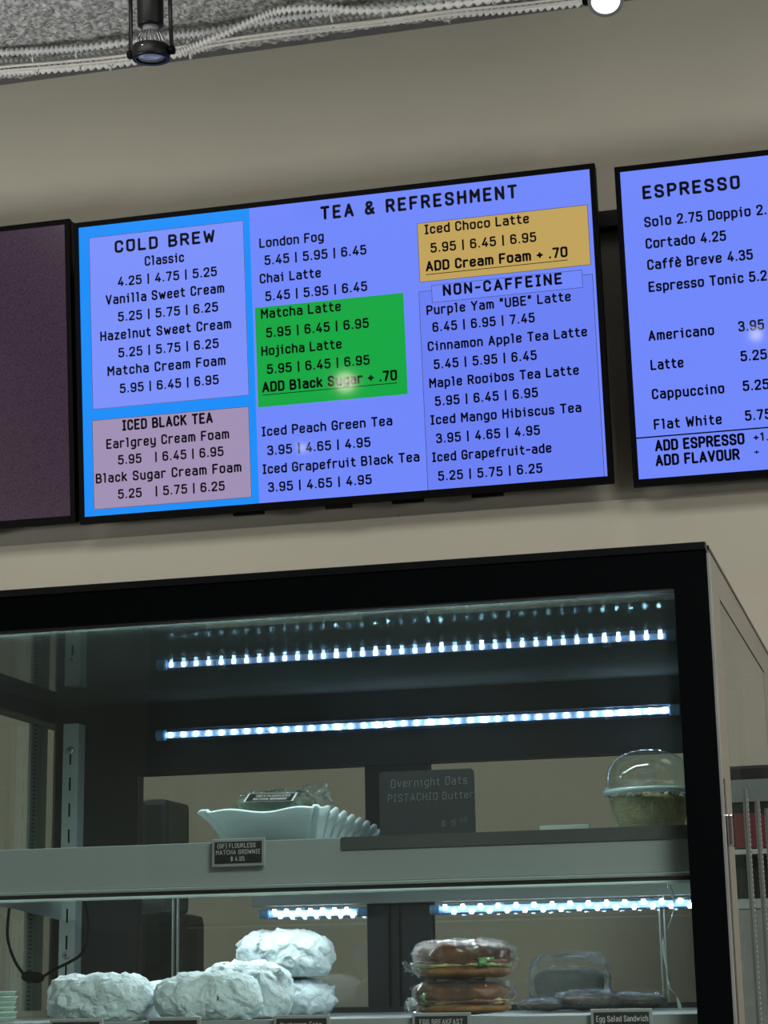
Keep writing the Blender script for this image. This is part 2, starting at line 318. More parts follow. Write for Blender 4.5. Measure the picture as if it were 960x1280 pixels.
# ================================================================ TRACK SPOTLIGHTS
m_blk = mat('black_metal', (6, 6, 8), .42, var=.1, spec=.2)
m_blk2 = mat('black_plastic', (2, 2, 3), .5, var=.1, spec=.06)
m_alu = mat('cast_aluminium', (150, 150, 148), .35, metal=.9)
m_chr = mat('chrome', (220, 222, 225), .12, metal=1)
def frameM(o, zdir, xhint=(1, 0, 0)):
    z = Vector(zdir).normalized(); x = Vector(xhint); x = (x - z * x.dot(z)).normalized(); y = z.cross(x)
    M = Matrix((x, y, z)).transposed().to_4x4(); M.translation = o; return M
def spotlight(c, axis, label, lit, stem_to):
    """c = centre of the lens ring, axis = direction from lens back to the socket"""
    t = thing('track_spotlight', label, 'spotlight', c)
    M = frameM(c, axis); k = 1.0
    obj('lamp_ring', lathe([(.030, 0), (.0375, -.001), (.0385, .004), (.0385, .024), (.036, .027), (.031, .027), (.031, .004), (.030, 0)], 40, M), mat('lamp_ring_grey', (120, 120, 116), .4) if lit else m_blk, t, True)
    bulb = obj('bulb', lathe([(0, .006), (.014, .005), (.028, .003), (.0305, .007), (.0305, .022), (.026, .034), (.021, .050), (.0165, .056), (.0165, .075), (.014, .080), (0, .080)], 40, M),
               emis('lit_bulb', (255, 250, 240), 14) if lit else mat('bulb_glass', (120, 120, 122), .15, spec=.8), t, True)
    bm = bmesh.new()
    for q in range(20):
        a = 2 * PI * q / 20; d = M.to_3x3() @ Vector((math.cos(a), math.sin(a), 0))
        tube([c + M.to_3x3() @ Vector((0, 0, z)) + d * r for r, z in ((.0315, .023), (.029, .034), (.0235, .050), (.018, .056))], .0019, 5, bm=bm)
    fin = obj('bulb_fin', bm, m_alu, bulb, True); fin['label'] = 'ribbed aluminium bulb collar'
    obj('socket', lathe([(.017, .068), (.0255, .069), (.0265, .073), (.0275, .175), (.026, .180), (0, .181)], 36, M), m_blk, t, True)
    R_ = M.to_3x3(); S_ = lambda x, y, z: M @ Vector((x, y, z))
    for s in (-1, 1):
        bm = tube([S_(s * .0385, 0, .014), S_(s * .044, 0, .018), S_(s * .0425, 0, .08), S_(s * .042, 0, .20)], .0045, 8, flat=.6)
        obj('yoke_arm', bm, m_blk, t, True)
        obj('pivot_knob', lathe([(0, 0), (.008, 0), (.009, .002), (.009, .010), (.0075, .012), (0, .012)], 20, frameM(S_(s * .038, 0, .014), R_ @ Vector((s, 0, 0)), axis)), m_blk2, t, True)
    obj('rivet', lathe([(.0022, 0), (.0018, .0012), (0, .0016)], 12, frameM(S_(-.004, -.0385, .017), R_ @ Vector((0, -1, 0)), axis)), m_chr, t, True)
    top = S_(0, 0, .20)
    obj('yoke_bridge', tube([S_(-.042, 0, .20), S_(-.03, 0, .208), S_(.03, 0, .208), S_(.042, 0, .20)], .005, 8), m_blk, t, True)
    obj('drop_rod', tube([S_(0, 0, .208), Vector(stem_to)], .006, 10), m_blk, t, True)
    wire = [S_(-.012, -.02, .165), S_(-.035, -.03, .15), S_(-.062, -.015, .145), S_(-.066, 0, .165), S_(-.05, 0, .19), S_(-.01, 0, .208)]
    obj('lamp_wire', tube(spline(wire, 24), .0032, 8), m_blk2, t, True)
    obj('mounting_plate', lathe([(0, 0), (.05, 0), (.05, -.014), (.046, -.018), (0, -.018)], 28, Matrix.Translation(stem_to)), m_blk, t, True)
    if lit:
        l = bpy.data.lights.new('lamp_beam', 'SPOT'); l.energy = 26; l.spot_size = math.radians(110); l.spot_blend = .8; l.shadow_soft_size = .03; l.color = (1, .96, .88)
        lo = bpy.data.objects.new('lamp_beam', l); COL.objects.link(lo); lo.parent = t
        q = (-Vector(axis)).to_track_quat('-Z', 'Y'); lo.rotation_euler = q.to_euler(); lo.location = -Vector(axis).normalized() * .01
    return t
c1 = aty(189, 74, 3.35); a1 = Vector((0.02, -.13, 1))
spotlight(c1, a1, 'unlit black spotlight hanging at upper left before the conduits', False, (c1.x + .006, c1.y - .045, CEIL - .0005))
c2 = aty(757, 2, 3.75); a2 = Vector((-.04, .55, 1))
spotlight(c2, a2, 'lit round spotlight glowing at the top right of the wall', True, (c2.x - .01, c2.y + .13, CEIL - .001))

m_globe = emis('lit_globe', (255, 246, 228), 15)
for i, (p, r) in enumerate((((-2.365, -1.2, 3.322), .05), ((-2.612, -1.2, 3.011), .02), ((-.326, -1.2, 3.37), .028))):
    p = Vector(p); g = thing('pendant_globe', ('large', 'small low', 'middle')[i] + ' glowing globe pendant behind the viewer, mirrored in the screens', 'pendant lamp', p)
    obj('globe', lathe([(r * math.sin(a), -r * math.cos(a)) for a in [k * PI / 12 for k in range(13)]], 24, Matrix.Translation(p)), m_globe, g, True)
    obj('cord', tube([p + Vector((0, 0, r)), Vector((p.x, p.y, CEIL - .0005))], .004, 8), m_blk2, g)

# ================================================================ MENU SCREENS
TILT = math.radians(6)
EX, EV, EN = Vector((1, 0, 0)), Vector((0, -math.sin(TILT), math.cos(TILT))), Vector((0, -math.cos(TILT), -math.sin(TILT)))
P0 = Vector((0, 4.0, 2.736))
def tvp(u, v):
    d = ray(u, v); s = (P0 - CAM).dot(EN) / d.dot(EN); q = CAM + d * s - P0; return q.dot(EX), q.dot(EV)
def tv3(x, v, n=0): return P0 + EX * x + EV * v + EN * n
def tbox(x0, x1, v0, v1, n0, n1, bm=None):
    return prism([tv3(x0, v0, n0), tv3(x1, v0, n0), tv3(x1, v1, n0), tv3(x0, v1, n0)], EN * (n1 - n0), bm)
m_ink = mat('screen_black', (6, 6, 16), .045)
def menu_tv(x0, x1, v0, v1, label, scr_mat, bz=.012):
    t = thing('menu_television', label, 'television', tv3((x0 + x1) / 2, v0 - bz, -.02))
    scr = obj('screen', tbox(x0, x1, v0, v1, -.004, 0), scr_mat, t)
    bm = bmesh.new(); q = bz
    for a in ((x0 - q, x1 + q, v1, v1 + q), (x0 - q, x1 + q, v0 - q * 1.35, v0), (x0 - q, x0, v0, v1), (x1, x1 + q, v0, v1)):
        tbox(*a, -.012, .0025, bm)
    obj('bezel', bm, m_blk2, t)
    obj('back_cover', tbox(x0 - q + .001, x1 + q - .001, v0 - q, v1 + q - .001, -.034, -.0125), m_blk, t)
    obj('rear_housing', tbox(x0 + .12, x1 - .12, v0 + .02, v0 + .40, -.062, -.035), m_blk2, t)
    xc = (x0 + x1) / 2
    obj('sensor_bar', tbox(xc - .03, xc + .03, v0 - q * 1.35 - .008, v0 - q * 1.35, -.010, 0), m_blk2, t)
    for dx in (-.25, .12, .3):
        obj('speaker_grille', tbox(xc + dx, xc + dx + .07, v0 - q * 1.35 - .005, v0 - q, -.03, -.013), m_blk2, t)
    # wall mount arms, from housing back to the wall
    for dx in (-.2, .2):
        p = tv3(xc + dx, v0 + .3, -.062)
        obj('mount_arm', B((p.x - .015, p.x + .015, p.y, YB - .0005, p.z - .1, p.z + .1)), m_blk, t)
    return t, scr
def srect(name, scr, quad, m, n):
    c = [tvp(*q) for q in quad]; xs = sorted(p[0] for p in c); vs = sorted(p[1] for p in c)
    x0, x1, v0, v1 = (xs[0] + xs[1]) / 2, (xs[2] + xs[3]) / 2, (vs[0] + vs[1]) / 2, (vs[2] + vs[3]) / 2
    obj(name, tbox(x0, x1, v0, v1, n, n + .0003), m, scr); return x0, x1, v0, v1
def sframe(name, scr, r, m, w=.0012, n=.0006):
    x0, x1, v0, v1 = r; bm = bmesh.new()
    for a in ((x0, x1, v1 - w, v1), (x0, x1, v0, v0 + w), (x0, x0 + w, v0 + w, v1 - w), (x1 - w, x1, v0 + w, v1 - w)): tbox(*a, n, n + .0002, bm)
    obj(name, bm, m, scr)
def sline(scr, s, xl, yl, xr, cap, spacing=1.0, bold=.76, name='menu_line'):
    a = tvp(xl, yl); b = tvp(xr, yl); h = tvp(xl, yl - cap)[1] - a[1]
    W_ = b[0] - a[0]
    if not (spacing >= 1.3 and ' ' in s or '   ' in s): return text(name, s, tv3(a[0], a[1], .0016), EX, EV, W_, h, m_ink, scr, spacing, bold)
    gap, x, words, cur = 2.15 * spacing, 0, [], None      # widely spaced words are separate pieces of lettering
    for ch in s + ' ':
        if ch == ' ':
            if cur: words.append(cur); cur = None
            x += 3.0 * spacing; continue
        w = GL.get(ch, GL['-'])[0]; cur = cur or ['', x, x]; cur[0] += ch; cur[2] = x + w; x += w + gap
    tot = words[-1][2]; sy = h / 7.9; sx = (W_ - bold * 2 * sy) / tot
    for wd, xa, xb in words: text('menu_word', wd, tv3(a[0] + xa * sx, a[1], .0016), EX, EV, (xb - xa) * sx + bold * 2 * sy, h, m_ink, scr, spacing, bold)

m_blue = emis('screen_periwinkle', (110, 134, 250)); m_azure = emis('screen_azure', (8, 140, 248)); m_pale = emis('screen_pale_blue', (122, 143, 250))
m_pink = emis('screen_mauve', (158, 142, 178)); m_green = emis('screen_green', (2, 164, 62)); m_gold = emis('screen_gold', (190, 160, 88))
m_deep = emis('screen_blue_box', (104, 126, 242))
# --- centre screen
a, b = tvp(100.3, 283), tvp(757.5, 597.6); c, d = tvp(739, 213), tvp(104, 644.5)
cx0, cx1, cv0, cv1 = (a[0] + d[0]) / 2, (b[0] + c[0]) / 2, (b[1] + d[1]) / 2, (a[1] + c[1]) / 2
tv, scr = menu_tv(cx0, cx1, cv0, cv1, 'central wall television showing cold brew, tea and refreshment prices', m_blue)
xdiv = (tvp(314.4, 260.6)[0] + tvp(321, 628)[0]) / 2
obj('menu_panel', tbox(cx0, xdiv, cv0, cv1, .0001, .0003), m_azure, scr)['label'] = 'bright azure column at left of the screen'
z3 = lambda X, Y: (80 + X / 2.667, 240 + Y / 2.667)
z4 = lambda X, Y: (300 + X / 2, 200 + Y / 2)
z5 = lambda X, Y: (740 + X / 2.909, 180 + Y / 2.909)
def Q(f, *p): return [f(*q) for q in p]
for lab, q, m in (('pale blue panel behind the cold brew prices', Q(z3, (87, 150), (603, 97), (613, 680), (92, 725)), m_pale), ('mauve panel behind the iced black tea prices', Q(z3, (96, 760), (618, 716), (625, 1020), (98, 1058)), m_pink),
             ('green panel behind the matcha and hojicha prices', Q(z4, (38, 368), (410, 334), (418, 586), (45, 618)), m_green), ('gold panel behind the iced chocolate latte prices', Q(z4, (443, 157), (870, 113), (877, 264), (449, 305)), m_gold),
             ('deeper blue panel behind the non-caffeine prices', Q(z4, (449, 326), (882, 288), (912, 795), (467, 826)), m_deep), ('blue heading plate over the non-caffeine panel', Q(z4, (478, 312), (855, 276), (858, 320), (481, 357)), m_blue)):
    top = 'heading' in lab
    r = srect('menu_panel', scr, q, m, .0004 if not top else .0009)
    scr.children[-1]['label'] = lab
    if m is not m_green: sframe('panel_outline', scr, r, mat('outline_slate', (60, 72, 120), .4), n=.0009 if not top else .0013)
def L3(s, x, y, xr, cap=30, **k): u, v = z3(x, y); sline(scr, s, u, v, z3(xr, y)[0], cap / 2.667, **k)
def L4(s, x, y, xr, cap=23, **k): u, v = z4(x, y); sline(scr, s, u, v, z4(xr, y)[0], cap / 2, **k)
L3('COLD BREW', 170, 205, 505, 38, spacing=1.3, bold=.88)
L3('Classic', 270, 248, 402, 31); L3('4.25 | 4.75 | 5.25', 180, 316, 512)
L3('Vanilla Sweet Cream', 140, 378, 537, 31, spacing=1.1); L3('5.25 | 5.75 | 6.25', 181, 433, 516)
L3('Hazelnut Sweet Cream', 122, 499, 560, 31, spacing=1.1); L3('5.25 | 5.75 | 6.25', 182, 553, 518)
L3('Matcha Cream Foam', 146, 615, 541, 31, spacing=1.1); L3('5.95 | 6.45 | 6.95', 187, 672, 518)
L3('ICED BLACK TEA', 195, 797, 498, 33, spacing=1.1, bold=.84); L3('Earlgrey Cream Foam', 142, 858, 553, 31, spacing=1.1)
L3('5.95   | 6.45 | 6.95', 181, 910, 534); L3('Black Sugar Cream Foam', 107, 973, 594, 31, spacing=1.1); L3('5.25   | 5.75 | 6.25', 181, 1024, 538)
L4('TEA & REFRESHMENT', 202, 151, 697, 31, spacing=1.45, bold=.88)
L4('London Fog', 49, 221, 211); L4('5.45 | 5.95 | 6.45', 62, 264, 318); L4('Chai Latte', 50, 310, 204); L4('5.45 | 5.95 | 6.45', 64, 354, 320)
L4('Matcha Latte', 53, 398, 254); L4('5.95 | 6.45 | 6.95', 66, 445, 324); L4('Hojicha Latte', 54, 491, 256); L4('5.95 | 6.45 | 6.95', 68, 536, 326)
L4('ADD Black Sugar + .70', 56, 582, 395, 24, bold=.88)
L4('Iced Peach Green Tea', 55, 692, 383); L4('3.95 | 4.65 | 4.95', 69, 739, 328); L4('Iced Grapefruit Black Tea', 57, 786, 451); L4('3.95 | 4.65 | 4.95', 71, 831, 331)
L4('Iced Choco Latte', 462, 187, 725); L4('5.95 | 6.45 | 6.95', 477, 233, 743); L4('ADD Cream Foam + .70', 465, 280, 822, 24, bold=.88)
L4('NON-CAFFEINE', 508, 341, 808, 26, spacing=1.35, bold=.88)
for s, x, y, xr in (('Purple Yam "UBE" Latte', 467, 389, 830), ('6.45 | 6.95 | 7.45', 482, 431, 739), ('Cinnamon Apple Tea Latte', 470, 479, 871), ('5.45 | 5.95 | 6.45', 485, 524, 744),
                    ('Maple Rooibos Tea Latte', 474, 571, 850), ('5.95 | 6.45 | 6.95', 488, 616, 747), ('Iced Mango Hibiscus Tea', 477, 663, 856), ('3.95 | 4.65 | 4.95', 491, 709, 752),
                    ('Iced Grapefruit-ade', 481, 756, 781), ('5.25 | 5.75 | 6.25', 496, 803, 758)): L4(s, x, y, xr, spacing=1.06)
for (x, y, xr) in ((56, 588, 395), (465, 287, 822)):
    a = tvp(*z4(x, y)); b = tvp(*z4(xr, y)); obj('underline', tbox(a[0], b[0], a[1] - .001, a[1] + .0006, .0011, .0013), m_ink, scr)
# --- right screen (top and left edges in view; same size as the centre one)
w, h = cx1 - cx0, cv1 - cv0
a, d = tvp(774.7, 215.4), tvp(799, 599.4); rx0 = (a[0] + d[0]) / 2; rv0, rv1 = d[1], a[1]
tvr, scr = menu_tv(rx0, rx0 + w, rv0, rv1, 'right wall television showing espresso drink prices', m_blue)
def L5(s, x, y, xr, cap=32, **k): u, v = z5(x, y); sline(scr, s, u, v, z5(xr, y)[0], cap / 2.909, **k)
L5('ESPRESSO', 185, 203, 542, 45, spacing=1.35, bold=.88); L5('Solo 2.75 Doppio 2.', 191, 305, 640, 36); L5('Cortado 4.25', 196, 383, 491, 36); L5('Caff\u00e8 Breve 4.35', 202, 460, 589, 36)
L5('Espresso Tonic 5.2', 207, 540, 640, 36); L5('Americano', 206, 718, 447, 36, spacing=1.08); L5('3.95', 533, 684, 628, 36); L5('Latte', 214, 824, 335, 36, spacing=1.08); L5('5.25', 541, 792, 638, 36)
L5('Cappuccino', 219, 930, 484, 36, spacing=1.08); L5('5.25', 549, 900, 646, 36); L5('Flat White', 226, 1040, 475, 36, spacing=1.08); L5('5.75', 557, 1008, 654, 36)
L5('ADD ESPRESSO', 230, 1119, 558, 38, bold=.88); L5('+1.', 588, 1083, 642, 30); L5('ADD FLAVOUR', 232, 1173, 540, 38, bold=.88); L5('+', 590, 1132, 609, 22)
a = tvp(*z5(163, 1070)); obj('underline', tbox(rx0, rx0 + w, a[1] - .0015, a[1] + .0015, .0005, .0007), m_ink, scr)
# --- left screen
m_prp = bpy.data.materials.new('screen_dim_purple'); m_prp.use_nodes = True; nt = m_prp.node_tree; bs = nt.nodes['Principled BSDF']
n1 = nt.nodes.new('ShaderNodeTexNoise'); n1.inputs['Scale'].default_value = 320; tc = nt.nodes.new('ShaderNodeTexCoord'); nt.links.new(tc.outputs['Object'], n1.inputs['Vector'])
rp = nt.nodes.new('ShaderNodeValToRGB'); rp.color_ramp.elements[0].color = (*lin((34, 20, 38)), 1); rp.color_ramp.elements[1].color = (*lin((76, 48, 74)), 1); rp.color_ramp.elements[0].position = .3; rp.color_ramp.elements[1].position = .7
nt.links.new(n1.outputs['Fac'], rp.inputs[0]); nt.links.new(rp.outputs[0], bs.inputs['Emission Color']); bs.inputs['Emission Strength'].default_value = .6; bs.inputs['Base Color'].default_value = (.01, .008, .012, 1); bs.inputs['Roughness'].default_value = .2
a, d = tvp(79, 280.6), tvp(90.5, 644.5); lx1 = (a[0] + d[0]) / 2
tvl, scrl = menu_tv(lx1 - w, lx1, d[1], a[1], 'left wall television with a dim purple screen, mostly out of frame', m_prp)
# wall rail the screens hang from
zr = aty(760, 274, 4.12).z
rail = obj('mounting_rail', B((-2.9, .9, YB - .035, YB - .0005, zr - .02, zr + .02), bev=.002), mat('rail_steel', (52, 52, 52), .35, metal=.6)); tag(rail, 'dark steel rail on the wall behind the televisions', 'bracket')
wp = [aty(u, v, 4.13) for u, v in ((497, 646), (500, 641), (504, 646))]
wp = [Vector((p.x, p.y, p.z)) for p in wp]
tag(obj('wire_loop', tube([Vector((wp[0].x, 4.12, LEDGE)), Vector((wp[1].x, 4.115, LEDGE + .010)), Vector((wp[2].x, 4.12, LEDGE))], .0009, 6), m_blk), 'tiny bent wire sticking up from the wall ledge', 'wire')

# ================================================================ DISPLAY CASE
XR0, XL0, YC0, YC1, ZT = -.146, -1.215, 2.10, 2.95, 1.917
ZC = 1.866                     # underside of the glass ceiling pane
YB0 = 2.72                     # back wall of the interior
def fl(y): return .0345 * (y - YC0)     # the right side is splayed two degrees
case = thing('display_case', 'black framed glass pastry display case with lit shelves below the televisions', 'display case', ((XR0 + XL0) / 2, (YC0 + YC1) / 2, .90))
m_case = mat('case_black', (3, 5, 7), .6, var=.05, spec=.04)
m_case2 = mat('case_black_gloss', (16, 18, 21), .25, var=.05, spec=.4)
m_dark = mat('case_charcoal', (22, 26, 27), .45, var=.1, scale=8)
m_grey = mat('shelf_grey', (142, 149, 147), .42, var=.03, scale=5)
m_side = mat('side_panel_grey', (122, 119, 108), .4, var=.02)
m_steel = mat('brushed_steel', (190, 200, 200), .3, metal=.8, var=.05)
m_pane = glass('case_glass', (248, 250, 248), haze=.02)
m_front = glass('front_glass', (243, 249, 248), haze=.010, refl=.5)
m_cpane = glass('ceiling_glass', (205, 212, 210), rough=.004, haze=.18, hazec=(160, 170, 167), refl=1.0)
ox1 = -.183; oz1 = 1.8685
obj('front_frame', B((XL0, XR0, YC0, YC0 + .03, oz1, ZT - .010), (ox1, XR0, YC0, YC0 + .03, .92, oz1), (XL0, XL0 + .037, YC0, YC0 + .03, .92, oz1), (XL0 + .037, ox1, YC0, YC0 + .03, .92, 1.30)), m_case, case)
obj('top_cap', B((XL0 - .001, XR0 + .0005, YC0 - .002, YC0 + .03, ZT - .009, ZT), bev=.0012), m_case2, case)
obj('opening_gasket', B((XL0 + .037, ox1, YC0 + .002, YC0 + .012, oz1 - .003, oz1)), m_dark, case)
obj('front_glass', B((XL0 + .037, ox1, YC0 + .016, YC0 + .020, 1.30, oz1 - .003)), m_front, case)
obj('roof_panel', prism([(XL0, YC0 + .03, ZC + .022), (XR0, YC0 + .03, ZC + .022), (XR0 + fl(YC1), YC1, ZC + .022), (XL0, YC1, ZC + .022)], (0, 0, ZT - ZC - .023)), mat('roof_mirror_steel', (150, 156, 154), .03, metal=1, var=.01), case)
obj('ceiling_pane', prism([(-1.18, YC0 + .03, ZC), (XR0 - .03, YC0 + .03, ZC), (XR0 - .03 + fl(YB0), YB0, ZC), (-1.18, YB0, ZC)], (0, 0, .003)), m_cpane, case)
obj('rear_header', B((-1.18, XR0 - .03, YB0, YC1, ZC, ZC + .0215)), m_dark, case)
# back wall with two sliding doors
def back_quad(name, x0, x1, z0, z1, y0, y1, m, par=None): return obj(name, B((x0, x1, y0, y1, z0, z1)), m, par or case)
W1, W2, WT, WB = (-1.047, -.697), (-.603, -.237), 1.758, 1.418
for (a, b) in ((-1.18, W1[0]), (W1[1], W2[0]), (W2[1], -.150)): back_quad('door_stile', a, b, WB, WT, YB0 + .002, YB0 + .026, m_dark)
back_quad('door_header', -1.18, -.150, WT, ZC, YB0 + .001, YB0 + .026, m_dark)
back_quad('door_sill', -1.18, -.150, 1.40, WB, YB0 + .001, YB0 + .026, m_dark)
m_dglass = glass('door_glass', (225, 228, 225), haze=.04, hazec=(120, 128, 126), refl=1.0)
for (a, b) in (W1, W2): back_quad('door_pane', a, b, WB, WT, YB0 + .012, YB0 + .016, m_dglass)
for u in (216, 222): p = aty(u, 1200, YB0 + .006); back_quad('pane_edge', p.x - .0012, p.x + .0012, WB, 1.585, YB0 + .004, YB0 + .010, m_steel)
for u in (827, 833): p = aty(u, 1200, YB0 + .006); back_quad('pane_edge', p.x - .0010, p.x + .0010, WB, 1.56, YB0 + .004, YB0 + .010, m_steel)
for u in (487, 500): p = aty(u, 1200, YB0); back_quad('pane_edge', p.x - .0008, p.x + .0008, WB, 1.56, YB0 - .003, YB0 + .001, m_case2)
back_quad('door_handle', aty(322, 1010, YB0).x - .0, aty(326, 1010, YB0).x, 1.60, 1.70, YB0 - .004, YB0 + .012, m_dark)
# left side wall: double glazed
obj('left_wall_header', B((XL0, -1.18, YC0 + .03, YC1, 1.842, ZC + .0215)), m_dark, case)
obj('left_wall_post', B((XL0, -1.18, 2.795, YC1, .92, 1.842)), m_dark, case)
obj('left_wall_pane', B((-1.186, -1.182, YC0 + .03, 2.795, 1.32, 1.842)), m_pane, case)
obj('left_wall_pane', B((-1.212, -1.208, YC0 + .03, 2.795, 1.32, 1.842)), m_pane, case)
m_spacer = mat('spacer_bar', (150, 165, 158), .4, metal=.3)
def spacer(name, f, z0, z1, par=case, dots=True):
    """hollow perforated bar between the two panes; f(t, z) gives its outline"""
    o = obj(name, prism([f(0, z0), f(1, z0), f(1, z1), f(0, z1)], (.004, 0, 0)), m_spacer, par)
    if dots:
        bm = bmesh.new(); n = int((z1 - z0) / .006)
        for i in range(n):
            z = z0 + (i + .5) * (z1 - z0) / n; a, b = Vector(f(.12, z)), Vector(f(.3, z))
            B((a.x + .0035, a.x + .0048, min(a.y, b.y), max(a.y, b.y), z - .0009, z + .0009), bm=bm)
        p = obj('perforation', bm, m_case, o); p['kind'] = 'stuff'
    return o
spacer('spacer_bar', lambda t, z: Vector((-1.200, 2.668 + .060 * t, z)), 1.42, 1.838)
# right side wall, splayed
def sp(y, z, o=0): return Vector((XR0 + fl(y) + o, y, z))
def sq(name, y0, y1, z0, z1, o0, o1, m):
    return obj(name, prism([sp(y0, z0, o0), sp(y1, z0, o0), sp(y1, z1, o0), sp(y0, z1, o0)], (o1 - o0, 0, 0)), m, case)
sq('side_header', YC0 + .03, YC1, 1.875, ZT - .003, -.029, 0, m_side)
sq('side_front_stile', YC0 + .0305, YC0 + .12, .92, 1.8748, -.029, 0, m_side)
sq('side_rear_stile', 2.80, YC1, .92, 1.8748, -.029, 0, m_side)
m_sglass = glass('side_glass', (190, 200, 192), haze=.08, hazec=(118, 122, 112), refl=1.0)
sq('side_pane', YC0 + .12, 2.80, 1.32, 1.8748, -.005, -.001, m_sglass)
sq('edge_trim', YC0 + .02, YC1, ZT - .003, ZT, -.002, .0012, m_case2)
obj('chrome_edge', B((XR0, XR0 + .0022, YC0 + .004, YC0 + .030, .92, ZT - .012)), mat('edge_aluminium', (170, 172, 172), .35, metal=.6), case)
sq('side_gasket', YC0 + .031, YC0 + .045, .92, 1.66, 0, .0016, m_case2)
m_spacer2 = mat('seal_strip', (84, 92, 86), .5); m_dot = mat('perforation_pale', (190, 200, 196), .4)
for y in (2.39, 2.55, 2.69):
    o = obj('seal_strip', prism([sp(y, 1.33, -.0008), sp(y + .018, 1.33, -.0008), sp(y + .018, 1.672, -.0008), sp(y, 1.672, -.0008)], (.0024, 0, 0)), m_spacer2, case)
    bm = bmesh.new()
    for i in range(55):
        a = sp(y + .009, 1.335 + i * .006, .0016); B((a.x, a.x + .0006, a.y - .003, a.y + .003, a.z - .0008, a.z + .0008), bm=bm)
    p = obj('perforation', bm, m_dot, o); p['kind'] = 'stuff'
hz = aty(908, 1020, 2.16).z; hz1 = aty(908, 1060, 2.16).z
obj('latch', B((XR0 + .0015, XR0 + .009, 2.132, 2.150, hz1, hz), bev=.002), m_chr, case)
# base cabinet under the case
obj('rear_apron', B((XL0, XR0, YB0, YC1, .92, 1.40)), m_case, case)
obj('front_apron', B((XL0 + .03, XR0 - .04, YC0 + .03, YC0 + .05, .92, 1.32)), m_case, case)
cnt = thing('service_counter', 'dark service counter carrying the display case, below the frame', 'counter', (-.6, 2.5, 0))
obj('counter_top', B((-2.6, 1.4, 1.98, 3.0, .88, .92), bev=.003), mat('counter_top', (96, 90, 84), .3), cnt); obj('counter_body', B((-2.58, 1.38, 2.02, 2.98, 0, .88)), mat('counter_body', (60, 56, 52), .6), cnt)

# shelves: lip heights measured on the plane of the lip
YL = 2.142
zs1 = aty(430, 1047, YL).z; zs0 = aty(430, 1116, YL).z; zd = aty(560, 1271.5, YL).z
def shelf_lip(name, z0, z1):
    o = obj(name, B((-1.178, -.178, YL, YL + .004, z0 + .012, z1), bev=.0008), m_grey, case)
    obj('tag_rail', B((-1.178, -.178, YL - .004, YL + .004, z0 + .0075, z0 + .0115), bev=.001), m_grey, o)
    obj('rail_groove', B((-1.178, -.178, YL - .001, YL + .004, z0 + .0032, z0 + .0075)), m_dark, o)
    obj('bright_edge', B((-1.178, -.178, YL - .004, YL + .012, z0, z0 + .0030), bev=.001), mat('edge_white', (210, 228, 226), .35), o); return o
lip = shelf_lip('shelf_lip', zs0, zs1)
obj('shelf_board', B((-1.178, -.178, YL + .0045, 2.60, zs1 - .012, zs1 - .006)), m_grey, case)
zst = zs1 - .0052
a, b = aty(427, 1047, YL), aty(860, 1031, YL)
st = obj('magnet_strip', B((a.x, -.179, YL - .002, YL - .0002, zs1 - .0140, zs1 + .0004)), mat('strip_charcoal', (72, 74, 72), .5), lip); st['label'] = 'dark strip stuck along the upper edge of the shelf front'
obj('deck_lip', B((-1.178, -.178, YL, YL + .004, 1.322, zd), bev=.0008), m_grey, case)
obj('deck_board', B((-1.178, -.178, YL + .0045, YB0, zd - .010, zd - .002)), m_grey, case)
zdt = zd - .0012
# slotted uprights
m_rail = mat('upright_grey', (178, 192, 190), .4, var=.03)
def upright(xc):
    ztop = 1.8375; o = obj('slotted_upright', B((xc - .0125, xc + .0125, 2.695, YB0 + .001, zdt + .001, ztop), bev=.001), m_rail, case)
    for i in range(12):
        zc_ = ztop - .052 - i * .0385
        if zc_ < zdt + .02: break
        obj('slot', B((xc - .0014, xc + .0014, 2.6945, 2.6952, zc_ - .010, zc_ + .010)), m_case, o)
    for z in (aty(92, 938, 2.694).z, aty(84, 1194, 2.694).z):
        M = frameM(Vector((xc, 2.6945, z)), (0, -1, 0)); s = obj('screw', lathe([(.0062, 0), (.0056, .0016), (.0030, .0024), (0, .0025)], 24, M), m_steel, o, True)
        c = Vector((xc, 2.692, z)); obj('cross_recess', B((c.x - .0022, c.x + .0022, c.y - .0003, c.y + .0006, z - .0005, z + .0005), (c.x - .0005, c.x + .0005, c.y - .0003, c.y + .0006, z - .0022, z + .0022)), m_case, s)
    return o
upright(-1.1445); upright(-.172 + .0)
br = prism([(-1.155, 2.69, zst - .012), (-1.155, 2.22, zst - .012), (-1.155, 2.22, zst - .026), (-1.155, 2.69, zst - .058)], (.003, 0, 0)); obj('shelf_bracket', br, m_steel, case)

# added fill bars to brighten the interior, hidden by top frame and shelf lip
for nm, zz_, yy_ in (('upper', ZC + .0205, YC0 + .036), ('lower', zs1 - .0135, 2.33)):
    obj('fill_bar', B((-1.15, -.20, yy_ - .004, yy_ + .004, zz_, zz_ + .0012)), m_grey, case)
    lo = area('fill_bar_light', (-.675, yy_, zz_ - .0004), .93, 8.0 if nm == 'upper' else 2.0, (.92, .965, 1), (0, 0, 0), .007); lo.parent = case; lo.matrix_parent_inverse = parent_world(case).inverted()
